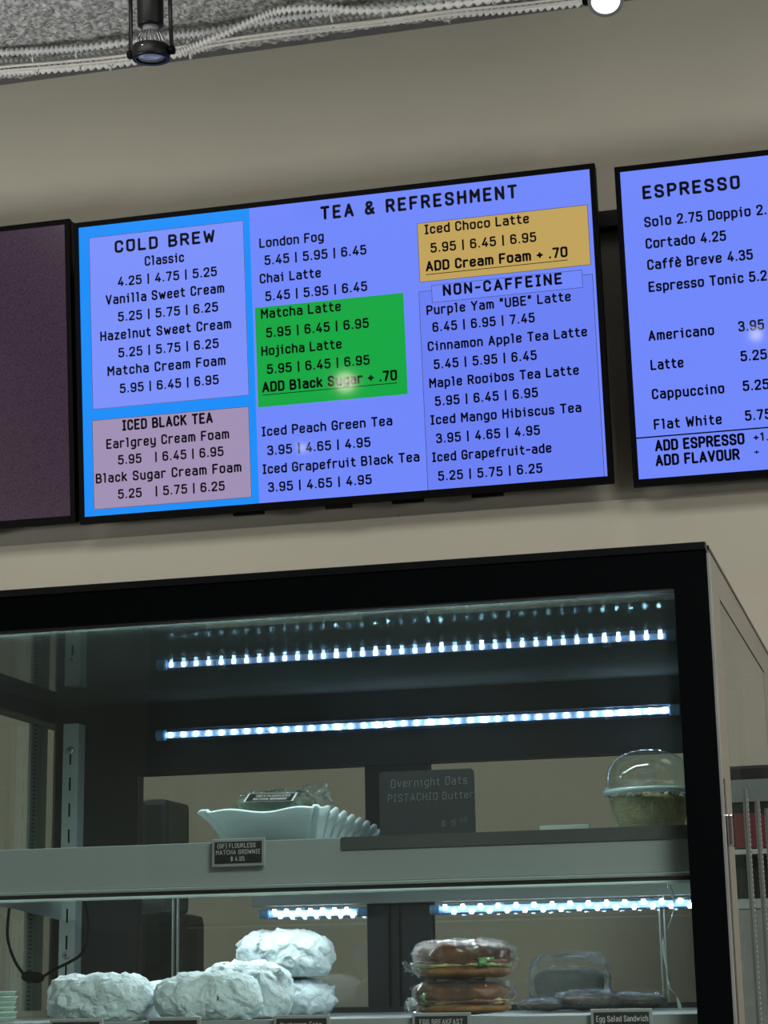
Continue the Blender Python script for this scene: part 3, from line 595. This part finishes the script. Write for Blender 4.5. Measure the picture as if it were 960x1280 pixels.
# LED tubes
m_chip = emis('led_chip', (225, 242, 255), 1); m_chip.node_tree.nodes['Principled BSDF'].inputs['Emission Strength'].default_value = 42
m_chipH = m_chip.copy(); m_chipH.name = 'led_chip_bright'; m_chipH.node_tree.nodes['Principled BSDF'].inputs['Emission Strength'].default_value = 200
m_tube = glass('led_sleeve', (225, 236, 250), rough=.15, haze=.09, hazec=(150, 182, 215), refl=.8)
m_pcb = mat('led_strip_board', (170, 195, 225), .4)
def led_tube(label, x0, x1, y, z, r, n, rows=1, tilt=.6):
    t = thing('led_tube_light', label, 'tube light', ((x0 + x1) / 2, y, z), 'LED tubes inside the display case')
    M = frameM(Vector((x0, y, z)), (1, 0, 0), (0, 0, 1))
    L = x1 - x0
    obj('sleeve', lathe([(r, .012), (r, L - .012)], 20, M), m_tube, t, True)
    obj('circuit_strip', B((x0 + .012, x1 - .012, y + .001, y + .002, z - .0045, z + .0045)), m_pcb, t)
    for e, s in ((x0, 1), (x1, -1)):
        M2 = frameM(Vector((e, y, z)), (s, 0, 0), (0, 0, 1)); pr = [(0, 0)]
        for k in range(4): pr += [(r * .93, .001 + k * .0035), (r * .93, .0028 + k * .0035), (r * .86, .003 + k * .0035), (r * .86, .0042 + k * .0035)]
        obj('end_cap', lathe(pr + [(0, .016)], 20, M2), mat('cap_clear', (120, 165, 205), .25, spec=.7), t, True)
    me = None
    for k in range(n):
        for q in range(rows):
            xx = x0 + .022 + (L - .044) * (k + .5 * (q if rows > 1 else 0)) / (n - 1 + .5 * (rows - 1)); zz = z + (0 if rows == 1 else (.0035 if q == 0 else -.0035))
            if me is None:
                c = obj('led_chip', B((-.0026, .0026, -.0022, 0, -.0032, .0032), bev=.0010), m_chip, t); me = c.data; c.matrix_parent_inverse = Matrix.Identity(4)
                meH = me.copy(); meH.materials[0] = m_chipH
            else:
                c = bpy.data.objects.new('led_chip', meH if (rows == 1 and (k in (13, 16, 17, 20, 21, 24) or k > 32)) else me); COL.objects.link(c); c.parent = t
            c.location = Vector((xx, y + .0005, zz)) - t.location
    for xx in (x0 + .10, x1 - .10):
        obj('tube_clip', B((xx - .006, xx + .006, y + r * .6, YB0 + .0008, z - .004, z + .008)), mat('clip_clear', (110, 120, 120), .3), t)
    return t
led_tube('long LED tube glowing across the back of the upper compartment', -1.010, -.236, 2.700, 1.8135, .0088, 38)
led_tube('LED tube added for a reflection in the door glass, right of the dark door post', -.600, -.190, 2.700, 1.549, .0075, 15, rows=2)  # this tube and the next are added in place of door-glass reflections
led_tube('shorter LED tube added for a reflection in the door glass, above the white wrapped stack', -.850, -.690, 2.700, 1.549, .0070, 7, rows=2)
obj('light_channel', B((-.86, -.185, 2.690, YB0 + .0008, 1.560, 1.582)), m_grey, case)

# ================================================================ PRICE TAGS
m_tagf = mat('tag_holder_grey', (150, 152, 150), .35); m_tagb = mat('tag_black', (34, 30, 30), .5); m_tagt = mat('tag_lettering', (205, 205, 200), .6)
def price_tag(label, u0, v0, u1, v1, lines, par_y=YL - .008, slope=-.03):
    p0, p1 = aty(u0, v0, par_y), aty(u1, v0 - (u1 - u0) * .03, par_y); zb = aty(u0, v1, par_y).z
    t = thing('price_tag', label, 'price tag', ((p0.x + p1.x) / 2, par_y, zb), 'price tags on the shelf fronts')
    x0, x1, z0, z1 = p0.x, p1.x, zb, (p0.z + p1.z) / 2
    obj('tag_holder', B((x0, x1, par_y, YL - .0042, z0, z1), bev=.0008), m_tagf, t)
    obj('tag_card', B((x0 + .0035, x1 - .0035, par_y - .0007, par_y - .0001, z0 + .0035, z1 - .0035)), m_tagb, t)
    for s, fx0, fx1, fz, cap in lines:
        text('tag_line', s, Vector((x0 + (x1 - x0) * fx0, par_y - .0009, z0 + (z1 - z0) * fz)), Vector((1, 0, 0)), Vector((0, 0, 1)), (x1 - x0) * (fx1 - fx0), cap, m_tagt, t, 1.0, .5)
    return t
price_tag('dark price tag for the flourless matcha brownie, on the middle shelf front', 265, 1049, 331, 1084, [('[GF] FLOURLESS', .11, .83, .66, .0052), ('MATCHA BROWNIE', .08, .92, .43, .0052), ('$ 4.95', .36, .62, .19, .0052)])
for lab, u0, v0, u1, ln in (('black price tag below the leftmost white wrapped sandwich', 62, 1274.5, 128, []), ('black price tag below the second white wrapped sandwich', 183, 1272.5, 250, []),
                        ('black tag reading Mushroom Feta below the white wrapped stack', 342, 1270, 412, [('Mushroom Feta', .12, .86, .60, .0052)]),
                        ('black tag reading EGG BREAKFAST below the two clear wrapped buns', 515, 1267, 588, [('EGG BREAKFAST', .13, .87, .60, .0056)]),
                        ('black tag reading Egg Salad Sandwich below the dark pastries', 738, 1262, 815, [('Egg Salad Sandwich', .09, .93, .56, .0062)])):
    price_tag(lab, u0, v0, u1, v0 + 36, ln)

# ================================================================ FOOD
def blob_bm(dim, e=.6, sub=5, amp=.003, freq=40, seed=0, fold=.0, flat=.0, zc=0):
    """soft squared lump; amp ridged creases in metres; stands with its base at z=0"""
    bm = bmesh.new(); bmesh.ops.create_icosphere(bm, subdivisions=sub, radius=1); off = Vector((seed * 7.3, seed * 3.1, seed * 1.7))
    a, b, c = dim[0] / 2, dim[1] / 2, dim[2] / 2
    for v in bm.verts:
        d = v.co.normalized(); f = lambda t: math.copysign(abs(t) ** e, t)
        p = Vector((a * f(d.x), b * f(d.y), c * f(d.z)))
        if amp:
            q = p + off; g = q * freq; w = Vector((noise.noise(g * .6), noise.noise(g * .6 + Vector((9, 0, 0))), noise.noise(g * .6 + Vector((0, 9, 0))))) * .35
            r1 = (1 - abs(noise.noise((g + w) * .8))) ** 7; r2 = (1 - abs(noise.noise((g + w) * 1.9 + off))) ** 6
            dd, pp = noise.voronoi((g + w) * .9); sd = noise.cell_vector(pp[0] * 5.3) * 2 - Vector((1, 1, 1))
            h = r1 * .75 + r2 * .45 - .5 + max(-.7, min(.7, ((g + w) * .9 - pp[0]).dot(sd) * 1.3))
            p += d * amp * h
        if flat and p.z < -c * flat: p.z = -c * flat
        v.co = p
    zm = min(v.co.z for v in bm.verts)
    for v in bm.verts: v.co.z -= zm
    return bm
m_paper = mat('wrapping_paper', (206, 222, 224), .62, var=.03, scale=14, bump=.5, bscale=55, spec=.3)
m_paper2 = mat('wrapping_paper_fold', (196, 212, 215), .62, var=.03, bump=.3, bscale=80, spec=.3)
def wrapped(label, u0, u1, y, ztop, z0, dy, rz, seed, tail=None, e=.72):
    pc = aty((u0 + u1) / 2, 1230, y); wdt = (aty(u1, 1230, y) - aty(u0, 1230, y)).x
    t = thing('wrapped_sandwich', label, 'sandwich', (pc.x, y, z0), 'paper wrapped sandwiches')
    Mt = Matrix.Translation((pc.x, y, z0)) @ Matrix.Rotation(rz, 4, 'Z')
    bm = blob_bm((wdt * .97, dy, (ztop - z0)), e=e, amp=.0042, freq=48, seed=seed, flat=.82); bm.transform(Mt)
    o = obj('paper_wrap', bm, m_paper, t, True)
    # the overlapping outer turn of paper, with its slanting edge
    fb = blob_bm((wdt * .985, dy * 1.035, (ztop - z0) * 1.02), e=e, amp=.0042, freq=48, seed=seed, flat=.82)
    k = 1 if seed % 2 else -1; H = ztop - z0
    bmesh.ops.delete(fb, geom=[v for v in fb.verts if v.co.x * k < wdt * (.08 + .16 * (v.co.z / H) + .02 * math.sin(v.co.y * 60))], context='VERTS'); fb.transform(Mt)
    obj('paper_fold', fb, m_paper2, t, True)
    return t
def zat(u, v, y): return aty(u, v, y).z
wrapped('white paper wrapped sandwich at the far left, above the first tag', 60, 192, 2.235, zat(125, 1211, 2.20), zdt, .085, math.radians(-8), 1)
wrapped('small end of a white wrapped sandwich peeping out between the two front ones', 160, 232, 2.36, zat(195, 1223, 2.36), zdt, .08, math.radians(10), 2)
wrapped('white paper wrapped sandwich in front of the pile, above the second tag', 197, 325, 2.225, zat(260, 1209, 2.19), zdt, .08, math.radians(6), 3)
wrapped('white wrapped sandwich leaning behind the second front one, left of the stack', 252, 366, 2.325, zat(310, 1195, 2.32), zdt, .09, math.radians(12), 4)
zm_ = zat(385, 1219, 2.44)
wrapped('lower white wrapped sandwich of the stack left of the buns', 300, 418, 2.44, zm_, zdt, .085, 0, 5)
wrapped('upper white wrapped sandwich, on top of the stack', 298, 418, 2.435, zat(357, 1157, 2.43), zm_ - .0015, .085, math.radians(3), 6)

def crumple_bump(m, sc):
    nt = m.node_tree; b = nt.nodes['Principled BSDF']; tc = nt.nodes.new('ShaderNodeTexCoord'); n = nt.nodes.new('ShaderNodeTexNoise'); n.inputs['Scale'].default_value = 25
    mx = nt.nodes.new('ShaderNodeMix'); mx.data_type = 'VECTOR'; mx.inputs[0].default_value = .12; nt.links.new(tc.outputs['Object'], n.inputs['Vector']); nt.links.new(tc.outputs['Object'], mx.inputs[4]); nt.links.new(n.outputs['Color'], mx.inputs[5])
    last = b.inputs['Normal'].links[0].from_socket if b.inputs['Normal'].links else None
    for k, (q, st) in enumerate(((sc, .42), (sc * 2.1, .18))):
        v = nt.nodes.new('ShaderNodeTexVoronoi'); v.feature = 'DISTANCE_TO_EDGE'; v.inputs['Scale'].default_value = q; nt.links.new(mx.outputs[1], v.inputs['Vector'])
        bp = nt.nodes.new('ShaderNodeBump'); bp.inputs['Strength'].default_value = st; bp.inputs['Distance'].default_value = .012 / (k + 1); nt.links.new(v.outputs['Distance'], bp.inputs['Height'])
        if last: nt.links.new(last, bp.inputs['Normal'])
        last = bp.outputs[0]
    nt.links.new(last, b.inputs['Normal'])
crumple_bump(m_paper, 30); crumple_bump(m_paper2, 30)

# egg breakfast buns in cling film
m_crust = mat('bun_crust', (66, 34, 18), .45, rgb2=(112, 68, 34), scale=28, bump=.3, coat=.2); m_crumb = mat('bun_crumb', (150, 108, 60), .6, rgb2=(118, 76, 40), scale=30, bump=.3)
m_egg = mat('egg_filling', (190, 162, 92), .5, rgb2=(240, 226, 170), scale=50); m_leaf = mat('green_lettuce', (92, 150, 84), .5, rgb2=(140, 190, 120), scale=60); m_ham = mat('pink_ham', (140, 84, 66), .5)
m_film = glass('cling_film', (250, 252, 250), rough=.10, haze=.012, hazec=(225, 232, 230), refl=.75, bump=1.0, bscale=110, ior=1.5, minr=.0)
def bun(label, u0, u1, y, ztop, z0, seed, tilt=0):
    pc = aty((u0 + u1) / 2, 1230, y); w_ = (aty(u1, 1230, y) - aty(u0, 1230, y)).x; H = ztop - z0
    t = thing('wrapped_bun', label, 'sandwich', (pc.x, y, z0), 'clear wrapped breakfast buns')
    T = Matrix.Translation((pc.x, y, z0)) @ Matrix.Rotation(tilt, 4, 'Y'); 
    def add(nm, bm, dz, m, dx=0, dyy=0):
        bm.transform(Matrix.Translation((dx, dyy, dz))); bm.transform(T); return obj(nm, bm, m, t, True)
    add('bun_bottom', blob_bm((w_ * .9, .095, H * .36), e=.7, sub=4, amp=.002, freq=30, seed=seed), .0012, m_crumb)
    add('egg_filling', blob_bm((w_ * .88, .092, H * .16), e=.6, sub=4, amp=.004, freq=60, seed=seed + 1), H * .27, m_egg)
    add('ham_slice', blob_bm((w_ * .90, .094, H * .09), e=.5, sub=4, amp=.004, freq=50, seed=seed + 2), H * .33, m_ham)
    add('lettuce', blob_bm((w_ * .18, .05, H * .24), e=.8, sub=4, amp=.006, freq=70, seed=seed + 3), H * .30, m_leaf, w_ * .27 * (1 if seed < 20 else -1), -.024)
    add('bun_top', blob_bm((w_ * .96, .100, H * .72), e=.68, sub=5, amp=.003, freq=24, seed=seed + 4), H * .26, m_crust)
    add('cling_film', blob_bm((w_ * .985, .1045, H), e=.66, sub=5, amp=.0045, freq=60, seed=seed + 5), .0004, m_film)
    add('film_twist', blob_bm((w_ * .2, .03, H * .3), e=.9, sub=4, amp=.008, freq=70, seed=seed + 6), .002 + H * .02, m_film, -w_ * .40, -.035)
    return t
zb1 = zat(580, 1229, 2.25)
bun('lower clear wrapped breakfast bun, above the EGG BREAKFAST tag', 517, 643, 2.26, zb1, zdt, 21)
bun('upper clear wrapped breakfast bun with a brown crust, on top of the other', 517, 643, 2.26, zat(580, 1178, 2.25), zb1 + .0034, 11)
# dark pastries and a clear tub at the back right
m_choc = mat('dark_pastry', (46, 38, 34), .4, rgb2=(60, 50, 44), scale=30, bump=.4, coat=.2)
for i, (lab, u0, u1, v, y) in enumerate((('dark pastry behind and right of the buns, left of three', 648, 705, 1250, 2.46), ('dark rounded pastry in the middle of the three beside the buns', 695, 775, 1239, 2.50), ('long dark pastry behind the Egg Salad Sandwich tag, right of three', 752, 835, 1243, 2.56))):
    pc = aty((u0 + u1) / 2, 1240, y); w_ = (aty(u1, 1240, y) - aty(u0, 1240, y)).x; zt = zat((u0 + u1) / 2, v, y)
    t = thing('dark_pastry', lab, 'pastry', (pc.x, y, zdt), 'dark pastries at the back of the lower shelf'); T = Matrix.Translation((pc.x, y, zdt))
    bm = blob_bm((w_ * .94, .07, (zt - zdt) * .95), e=.75, sub=4, amp=.003, freq=30, seed=40 + i); bm.transform(T); obj('pastry_body', bm, m_choc, t, True)
    bm = blob_bm((w_, .076, zt - zdt), e=.7, sub=5, amp=.003, freq=70, seed=50 + i); bm.transform(T); obj('cling_film', bm, m_film, t, True)
pc = aty(712, 1220, 2.62); w_ = (aty(762, 1220, 2.62) - aty(662, 1220, 2.62)).x; zt = zat(712, 1196, 2.62)
t = thing('clear_pastry_pack', 'crinkled clear pack standing behind the dark pastries, right of the buns', 'food pack', (pc.x, 2.62, zdt)); T = Matrix.Translation((pc.x, 2.62, zdt))
bm = blob_bm((w_, .07, zt - zdt), e=.5, sub=5, amp=.005, freq=70, seed=60); bm.transform(T); obj('clear_wrap', bm, m_film, t, True)
bm = blob_bm((w_ * .85, .055, (zt - zdt) * .72), e=.5, sub=4, amp=.003, freq=30, seed=61); bm.transform(T @ Matrix.Translation((0, 0, .002))); obj('pack_contents', bm, mat('pack_contents', (86, 92, 86), .6), t, True)

# ---- serving dish with the wrapped brownie
m_porc = mat('porcelain', (214, 232, 236), .12, var=.01, spec=.6, coat=.5)
zr = aty(398, 1012.5, 2.185).z
A, Bq, Cq = atz(252, 1018, zr), atz(400, 1012, zr), atz(474, 1042, zr); Dq = A + Cq - Bq
dish = thing('scalloped_dish', 'pale blue-white scalloped serving dish on the middle shelf', 'dish', ((A.x + Cq.x) / 2, (A.y + Cq.y) / 2, zst))
def dish_mesh():
    cs = [A, Bq, Cq, Dq]; ctr = (A + Cq) / 2; peri = []
    for k in range(4):
        a, b = cs[k], cs[(k + 1) % 4]; L = (b - a).length; n = int(L / .0016)
        nrm_ = ((b - a).normalized()).cross(Vector((0, 0, 1)))
        for i in range(n):
            s = i / n; p = a.lerp(b, s); e = 1 - (2 * s - 1) ** 6
            if k in (1, 3):
                nw = L / .052; w = abs(math.sin(PI * s * nw)); peri.append((p + nrm_ * (.004 * w), (.009 * w - .003) * e + .001, s))
            else:
                w = -math.cos(2 * PI * s * 1.6 + .9); peri.append((p + nrm_ * (.003 * w * e), .0022 * w * e + (.003 if s < .06 or s > .94 else 0), s))
    bm = bmesh.new(); rings = []
    H = zr - zst
    for f, zf, wf in ((0.0, .03, 0), (.52, .03, 0), (.66, .05, .0), (.72, .16, .1), (.80, .45, .3), (.90, .8, .7), (1.0, 1.0, 1.0)):
        rings.append([bm.verts.new(Vector((ctr.x + (p.x - ctr.x) * f, ctr.y + (p.y - ctr.y) * (f if f < .99 else 1) * (1 if f > .99 else (.9 + .1 * f) / 1), zst + .003 + H * zf + wv * wf))) for p, wv, s in peri] if f else [bm.verts.new((ctr.x, ctr.y, zst + .003 + H * zf))])
    n = len(peri)
    for a, b in zip(rings, rings[1:]):
        for k in range(n):
            k2 = (k + 1) % n
            if len(a) == 1: bm.faces.new((a[0], b[k], b[k2]))
            else: bm.faces.new((a[k], a[k2], b[k2], b[k]))
    bmesh.ops.recalc_face_normals(bm, faces=bm.faces[:]); bmesh.ops.solidify(bm, geom=bm.faces[:], thickness=.0028)
    bmesh.ops.recalc_face_normals(bm, faces=bm.faces[:]); return bm
obj('dish_body', dish_mesh(), m_porc, dish, True)
yb = 2.31; pc = aty(344, 1005, yb); w_ = (aty(405, 1005, yb) - aty(284, 1005, yb)).x; zt = zat(345, 992, yb); z0 = zst + .024; pc.x += .005
br_ = thing('wrapped_brownie', 'clear wrapped matcha brownie with a black label, lying in the scalloped dish', 'brownie', (pc.x, yb, z0)); T = Matrix.Translation((pc.x, yb, z0))
bm = blob_bm((w_ * .72, .052, (zt - z0) * .86), e=.35, sub=4, amp=.001, freq=30, seed=70); bm.transform(T @ Matrix.Translation((-.006, 0, .002))); obj('brownie_slab', bm, mat('matcha_brownie', (92, 104, 84), .7, rgb2=(72, 82, 66), scale=60, bump=.5), br_, True)
bm = blob_bm((w_ * .76, .062, (zt - z0)), e=.4, sub=5, amp=.003, freq=46, seed=71); bm.transform(T); obj('clear_wrapper', bm, m_film, br_, True)
bm = blob_bm((.036, .03, (zt - z0) * .55), e=.7, sub=5, amp=.009, freq=48, seed=72); bm.transform(T @ Matrix.Translation((w_ * .37, 0, (zt - z0) * .42))); obj('wrapper_end', bm, m_film, br_, True)
bm = blob_bm((.026, .04, (zt - z0) * .5), e=.8, sub=4, amp=.008, freq=60, seed=73); bm.transform(T @ Matrix.Translation((-w_ * .33, 0, (zt - z0) * .35))); obj('wrapper_end', bm, m_film, br_, True)
ql = [aty(304, 1002.5, 2.268), aty(366, 1001, 2.268), aty(372, 991, 2.286), aty(311, 992, 2.286)]
lb = obj('product_label', prism(ql, (0, .0006, .0004)), mat('label_rim', (200, 205, 200), .4), br_)
cc = sum(ql, Vector()) / 4; q2 = [cc + (q - cc) * .93 + Vector((0, -.0005, 0)) for q in ql]
obj('label_face', prism(q2, (0, .0003, .0002)), mat('tag_black', (34, 30, 30)), lb)
ex = (ql[1] - ql[0]).normalized(); ev = ((ql[3] - ql[0]) - ex * (ql[3] - ql[0]).dot(ex)).normalized(); wl = (ql[1] - ql[0]).length; hl = (ql[3] - ql[0]).dot(ev)
for s, f in (('[GF] FLOURLESS', .56), ('MATCHA BROWNIE', .18)): text('label_line', s, ql[0] + ex * wl * (.16 + .1 * f) + ev * hl * f + Vector((0, -.0008, 0)), ex, ev, wl * .68, hl * .24, m_tagt, lb, 1, .5)

# ---- chalk sign
ys = 2.20
s0, s1, s2 = aty(475, 1048, ys), aty(594, 1040, ys), aty(595, 960, ys)
sx0, sx1, sz0, sz1 = s0.x, s1.x, zst + .0005, s2.z
sg = thing('chalk_sign', 'small black chalk sign with faint handwriting for overnight oats', 'sign', ((sx0 + sx1) / 2, ys, zst))
pts = []; rr = .005
for cx_, cz_, a0 in ((sx1 - rr, sz0 + rr, -90), (sx1 - rr, sz1 - rr, 0), (sx0 + rr, sz1 - rr, 90), (sx0 + rr, sz0 + rr, 180)):
    for k in range(6): a = math.radians(a0 + k * 18); pts.append(Vector((cx_ + rr * math.cos(a), ys, cz_ + rr * math.sin(a))))
obj('board', prism(pts, (0, .004, 0)), mat('chalkboard', (18, 22, 25), .6, rgb2=(26, 30, 32), scale=12), sg)
obj('easel_foot', prism([(sx0 + .04, ys + .0045, zst), (sx0 + .04, ys + .05, zst), (sx0 + .04, ys + .0045, sz1 - .02)], (.004, 0, 0)), m_blk2, sg)
m_chalk = mat('chalk', (108, 112, 114), .9, rgb2=(78, 84, 88), scale=400)
zz = lambda X, Y: (440 + X / 4.364, 930 + Y / 4.364)
def chalk(s, X0, Y0, X1, cap, bold=.32):
    a = aty(*zz(X0, Y0), ys - .0006); b = aty(*zz(X1, Y0), ys - .0006); text('chalk_line', s, a, Vector((1, 0, .012)).normalized(), Vector((-.012, 0, 1)).normalized(), b.x - a.x, cap / 4.364 * 2.2 / 2410 * 1.03, m_chalk, sg, 1.0, bold, .25, .06)
chalk('Overnight Oats', 212, 240, 628, 46); chalk('PISTACHIO Butter', 195, 318, 662, 42); chalk('$ 5', 485, 450, 565, 32); chalk('95', 590, 426, 627, 24)

# ---- domed cup of overnight oats
yc = 2.29; pc = aty(812, 990, yc); zrim = pc.z; px = yc * 1.03 / 2410
cup = thing('oats_cup', 'clear domed cup of overnight oats at the right end of the shelf', 'cup', (pc.x, yc, zst)); M = Matrix.Translation((pc.x, yc, zst)); hc = zrim - zst
m_clear = glass('clear_plastic', (245, 250, 248), rough=.03, haze=.015, hazec=(200, 215, 212), refl=1.1, minr=.012)
obj('cup_body', lathe([(0, .001), (.034, .001), (.036, .003), (.038, .008), (.0385, .011), (.0500, hc - .003)], 64, M), m_clear, cup, True)
obj('oats', lathe([(0, .003), (.033, .003), (.0355, .010), (.0370, .012), (.0470, hc - .010), (.040, hc - .006), (0, hc - .003)], 64, M), mat('oats', (152, 140, 92), .7, rgb2=(128, 116, 70), scale=90, bump=.6, bscale=260), cup, True)
obj('rim', lathe([(.0500, hc - .004), (.0540, hc - .003), (.0545, hc), (.0540, hc + .002), (.0515, hc + .0025), (.0500, hc + .001)], 64, M), mat('rim_clear', (176, 196, 196), .15, spec=.8), cup, True)
hd = (zrim - aty(812, 938, yc).z) * -1
obj('dome_lid', lathe([(.0530, hc + .0025), (.0530, hc + .006)] + [(.0515 * math.cos(a) ** .72, hc + .006 + (hd - .006) * math.sin(a)) for a in [k * PI / 2 / 14 for k in range(14)]] + [(.012, hc + hd + .0002), (.010, hc + hd - .002), (0, hc + hd - .002)], 64, M), m_clear, cup, True)
rnd = random.Random(3)
for i in range(34):
    a, r = rnd.uniform(0, 2 * PI), .046 * math.sqrt(rnd.random()); q = M @ Vector((r * math.cos(a), r * math.sin(a), hc - .009 + .002 * rnd.random())); sz = rnd.uniform(.004, .009)
    bm = blob_bm((sz * 1.3, sz, sz), e=.8, sub=2, amp=.001, freq=120, seed=i); bm.transform(Matrix.Translation(q))
    nm, mm = (('almond_piece', mat('almond', (190, 170, 130), .6)), ('berry', mat('blueberry', (64, 70, 100), .4)), ('cream_dab', mat('cream', (214, 210, 190), .5)), ('pistachio_piece', mat('pistachio', (150, 150, 84), .6)))[(i * 7 + i // 5) % 4]
    obj(nm, bm, mm, cup, True)
# low clear tray lying between sign and cup
p0, p1 = aty(676, 1030, 2.36), aty(738, 1030, 2.36); zt = aty(700, 1032, 2.36).z
tr = obj('paper_card', B((p0.x, p1.x, 2.35, 2.356, zst + .0005, zt), bev=.0005), mat('card_grey', (150, 158, 150), .5)); tag(tr, 'pale grey card propped on the shelf between the chalk sign and the domed cup', 'card')

# ================================================================ CABLE, TAPE AND TUBS AT THE LEFT OF THE CASE
cb = thing('hanging_cable', 'black cable with an inline lump hanging below the shelf at far left', 'cable', aty(40, 1222, 2.55))
P = [aty(u, v, 2.55) for u, v in ((14, 1118), (10, 1150), (10, 1175), (18, 1200), (30, 1219))]; P2 = [aty(u, v, 2.55) for u, v in ((52, 1222), (68, 1212), (88, 1202), (101, 1193), (108, 1178), (110, 1150), (104, 1120))]
obj('wire', tube(spline(P, 30), .0021, 10), m_blk2, cb, True); obj('wire', tube(spline(P2, 30), lambda i: .0021 if i < 20 else .0012, 10), m_blk2, cb, True)
a, b = aty(28, 1220, 2.55), aty(54, 1223, 2.55); Lc = (b - a).length
obj('inline_plug', lathe([(0, 0), (.004, 0), (.0065, .004), (.0078, Lc * .3), (.0078, Lc * .45), (.0070, Lc * .5), (.0078, Lc * .55), (.0078, Lc * .7), (.0065, Lc - .004), (.004, Lc), (0, Lc)], 20, frameM(a, b - a, (0, 0, 1))), m_blk2, cb, True)
P = [aty(u, v, 2.60) for u, v in ((835, 1104), (843, 1130), (838, 1152), (829, 1175), (832, 1205), (836, 1232), (846, 1246), (851, 1266))]
o = obj('clear_tape', tube(spline(P, 40), lambda i: .0016 + .0012 * math.sin(i * .7), 6, flat=.3), glass('tape_clear', (230, 240, 238), rough=.1, haze=.45, hazec=(200, 215, 210)), smooth=True); tag(o, 'twisted clear tape strand hanging at the right end of the lower shelf', 'tape')
for i in range(6):
    pc = aty(-8, 1260, 2.30); z = zdt + .0062 * i
    o = obj('plastic_lid', lathe([(0, 0), (.024, 0), (.026, .001), (.0275, .0045), (.029, .0055), (.0285, .0062), (.026, .006), (0, .0015)], 36, Matrix.Translation((pc.x + .0015 * math.sin(i * 2), 2.30, z + .0002))), mat('lid_green', (150, 178, 160), .3, spec=.6), smooth=True)
    tag(o, ('lowest', 'second lowest', 'third lowest', 'third highest', 'second highest', 'topmost')[i] + ' pale green plastic lid in the stack at the lower left corner', 'lid', 'stacked lids at the lower left corner')

# ================================================================ BEHIND THE CASE
bc = thing('back_counter', 'long back counter along the wall behind the case, mostly hidden', 'counter', (-.6, 3.8, 0))
obj('counter_top', B((-2.9, 1.6, 3.45, 4.085, .88, .92), bev=.003), mat('counter_top', (96, 90, 84), .3), bc); obj('counter_body', B((-2.88, 1.58, 3.5, 4.085, 0, .88)), mat('counter_body', (60, 56, 52), .6), bc)
g0, g1 = aty(178, 1010, 3.6), aty(200, 1010, 3.6); gz = aty(190, 996, 3.6).z; gz2 = aty(190, 1140, 3.6).z; h0, h1 = aty(118, 1150, 3.6), aty(212, 1150, 3.6)
gr = thing('coffee_grinder', 'dark coffee grinder standing behind the case, seen through the left door', 'grinder', ((h0.x + h1.x) / 2, 3.68, .92))
obj('grinder_body', B((h0.x, h1.x, 3.6, 3.82, .92, gz2), bev=.02), m_blk, gr); obj('bean_hopper', B((g0.x - .02, g1.x, 3.64, 3.78, gz2, gz), bev=.012), m_dark, gr)
# machine to the right of the case, mirrored in its side glass
def mirror(p):
    n = Vector((math.cos(math.atan(.0345)), -math.sin(math.atan(.0345)), 0)); q = Vector((XR0, YC0, 0)); return p - n * 2 * (p - q).dot(n)
ma, mb = mirror(aty(904, 1000, 3.6)), mirror(aty(962, 1000, 3.6)); mz = aty(930, 957, 3.6).z
x0, x1 = min(ma.x, mb.x), max(ma.x, mb.x)
mx0 = aty(878, 980, 3.6).x
es = thing('drinks_machine', 'dark drinks machine with a silver band and red panel, mirrored in the side glass', 'machine', (x0 + .22, 3.75, .92)); y0 = min(ma.y, mb.y)
obj('machine_body', B((mx0, x1, y0, y0 + .4, .92, mz), bev=.006), m_blk, es)
def vz(v): return aty(930, v, 3.6).z
obj('silver_band', B((mx0 + .01, x1 - .01, y0 - .006, y0 - .0005, vz(1003), vz(975))), mat('band_silver', (100, 112, 108), .35, metal=.3), es)
obj('red_panel', prism([(x1 - .02, y0 - .003, vz(1017)), (x1 - .02, y0 - .003, vz(1060)), (max(mx0 + .02, x1 - .16), y0 - .003, vz(1060)), (x1 - .09, y0 - .003, vz(1030)), (x1 - .07, y0 - .003, vz(1017))], (0, .0025, 0)), mat('red_panel', (84, 16, 24), .3), es)
obj('drip_shelf', B((mx0, x1, y0 - .05, y0 - .0005, vz(1070), vz(1064))), m_steel, es)
obj('base_panel', B((mx0 + .01, x1 - .01, y0 - .006, y0 - .0005, .925, vz(1126))), mat('machine_grey', (120, 126, 122), .4, var=.1), es)
obj('led_glow_strip', B((mx0 + .01, x1 - .01, y0 - .008, y0 - .0062, vz(1136), vz(1124))), m_steel, es)  # pale strip drawn for the LED glow line in the side glass

# small black device on the wall at the right edge of the view
p, q = aty(952, 900, 4.03), aty(975, 945, 4.03)
wd = thing('box_speaker', 'small black box on the wall at the right edge, above the side glass', 'speaker', ((p.x + q.x) / 2, 4.06, q.z))
obj('speaker_body', B((p.x, q.x + .02, 4.03, YB - .0605, q.z, p.z), bev=.006), m_blk2, wd); obj('light_stripe', B((p.x + .004, q.x + .016, 4.0292, 4.0298, p.z - .014, p.z - .010)), m_steel, wd)
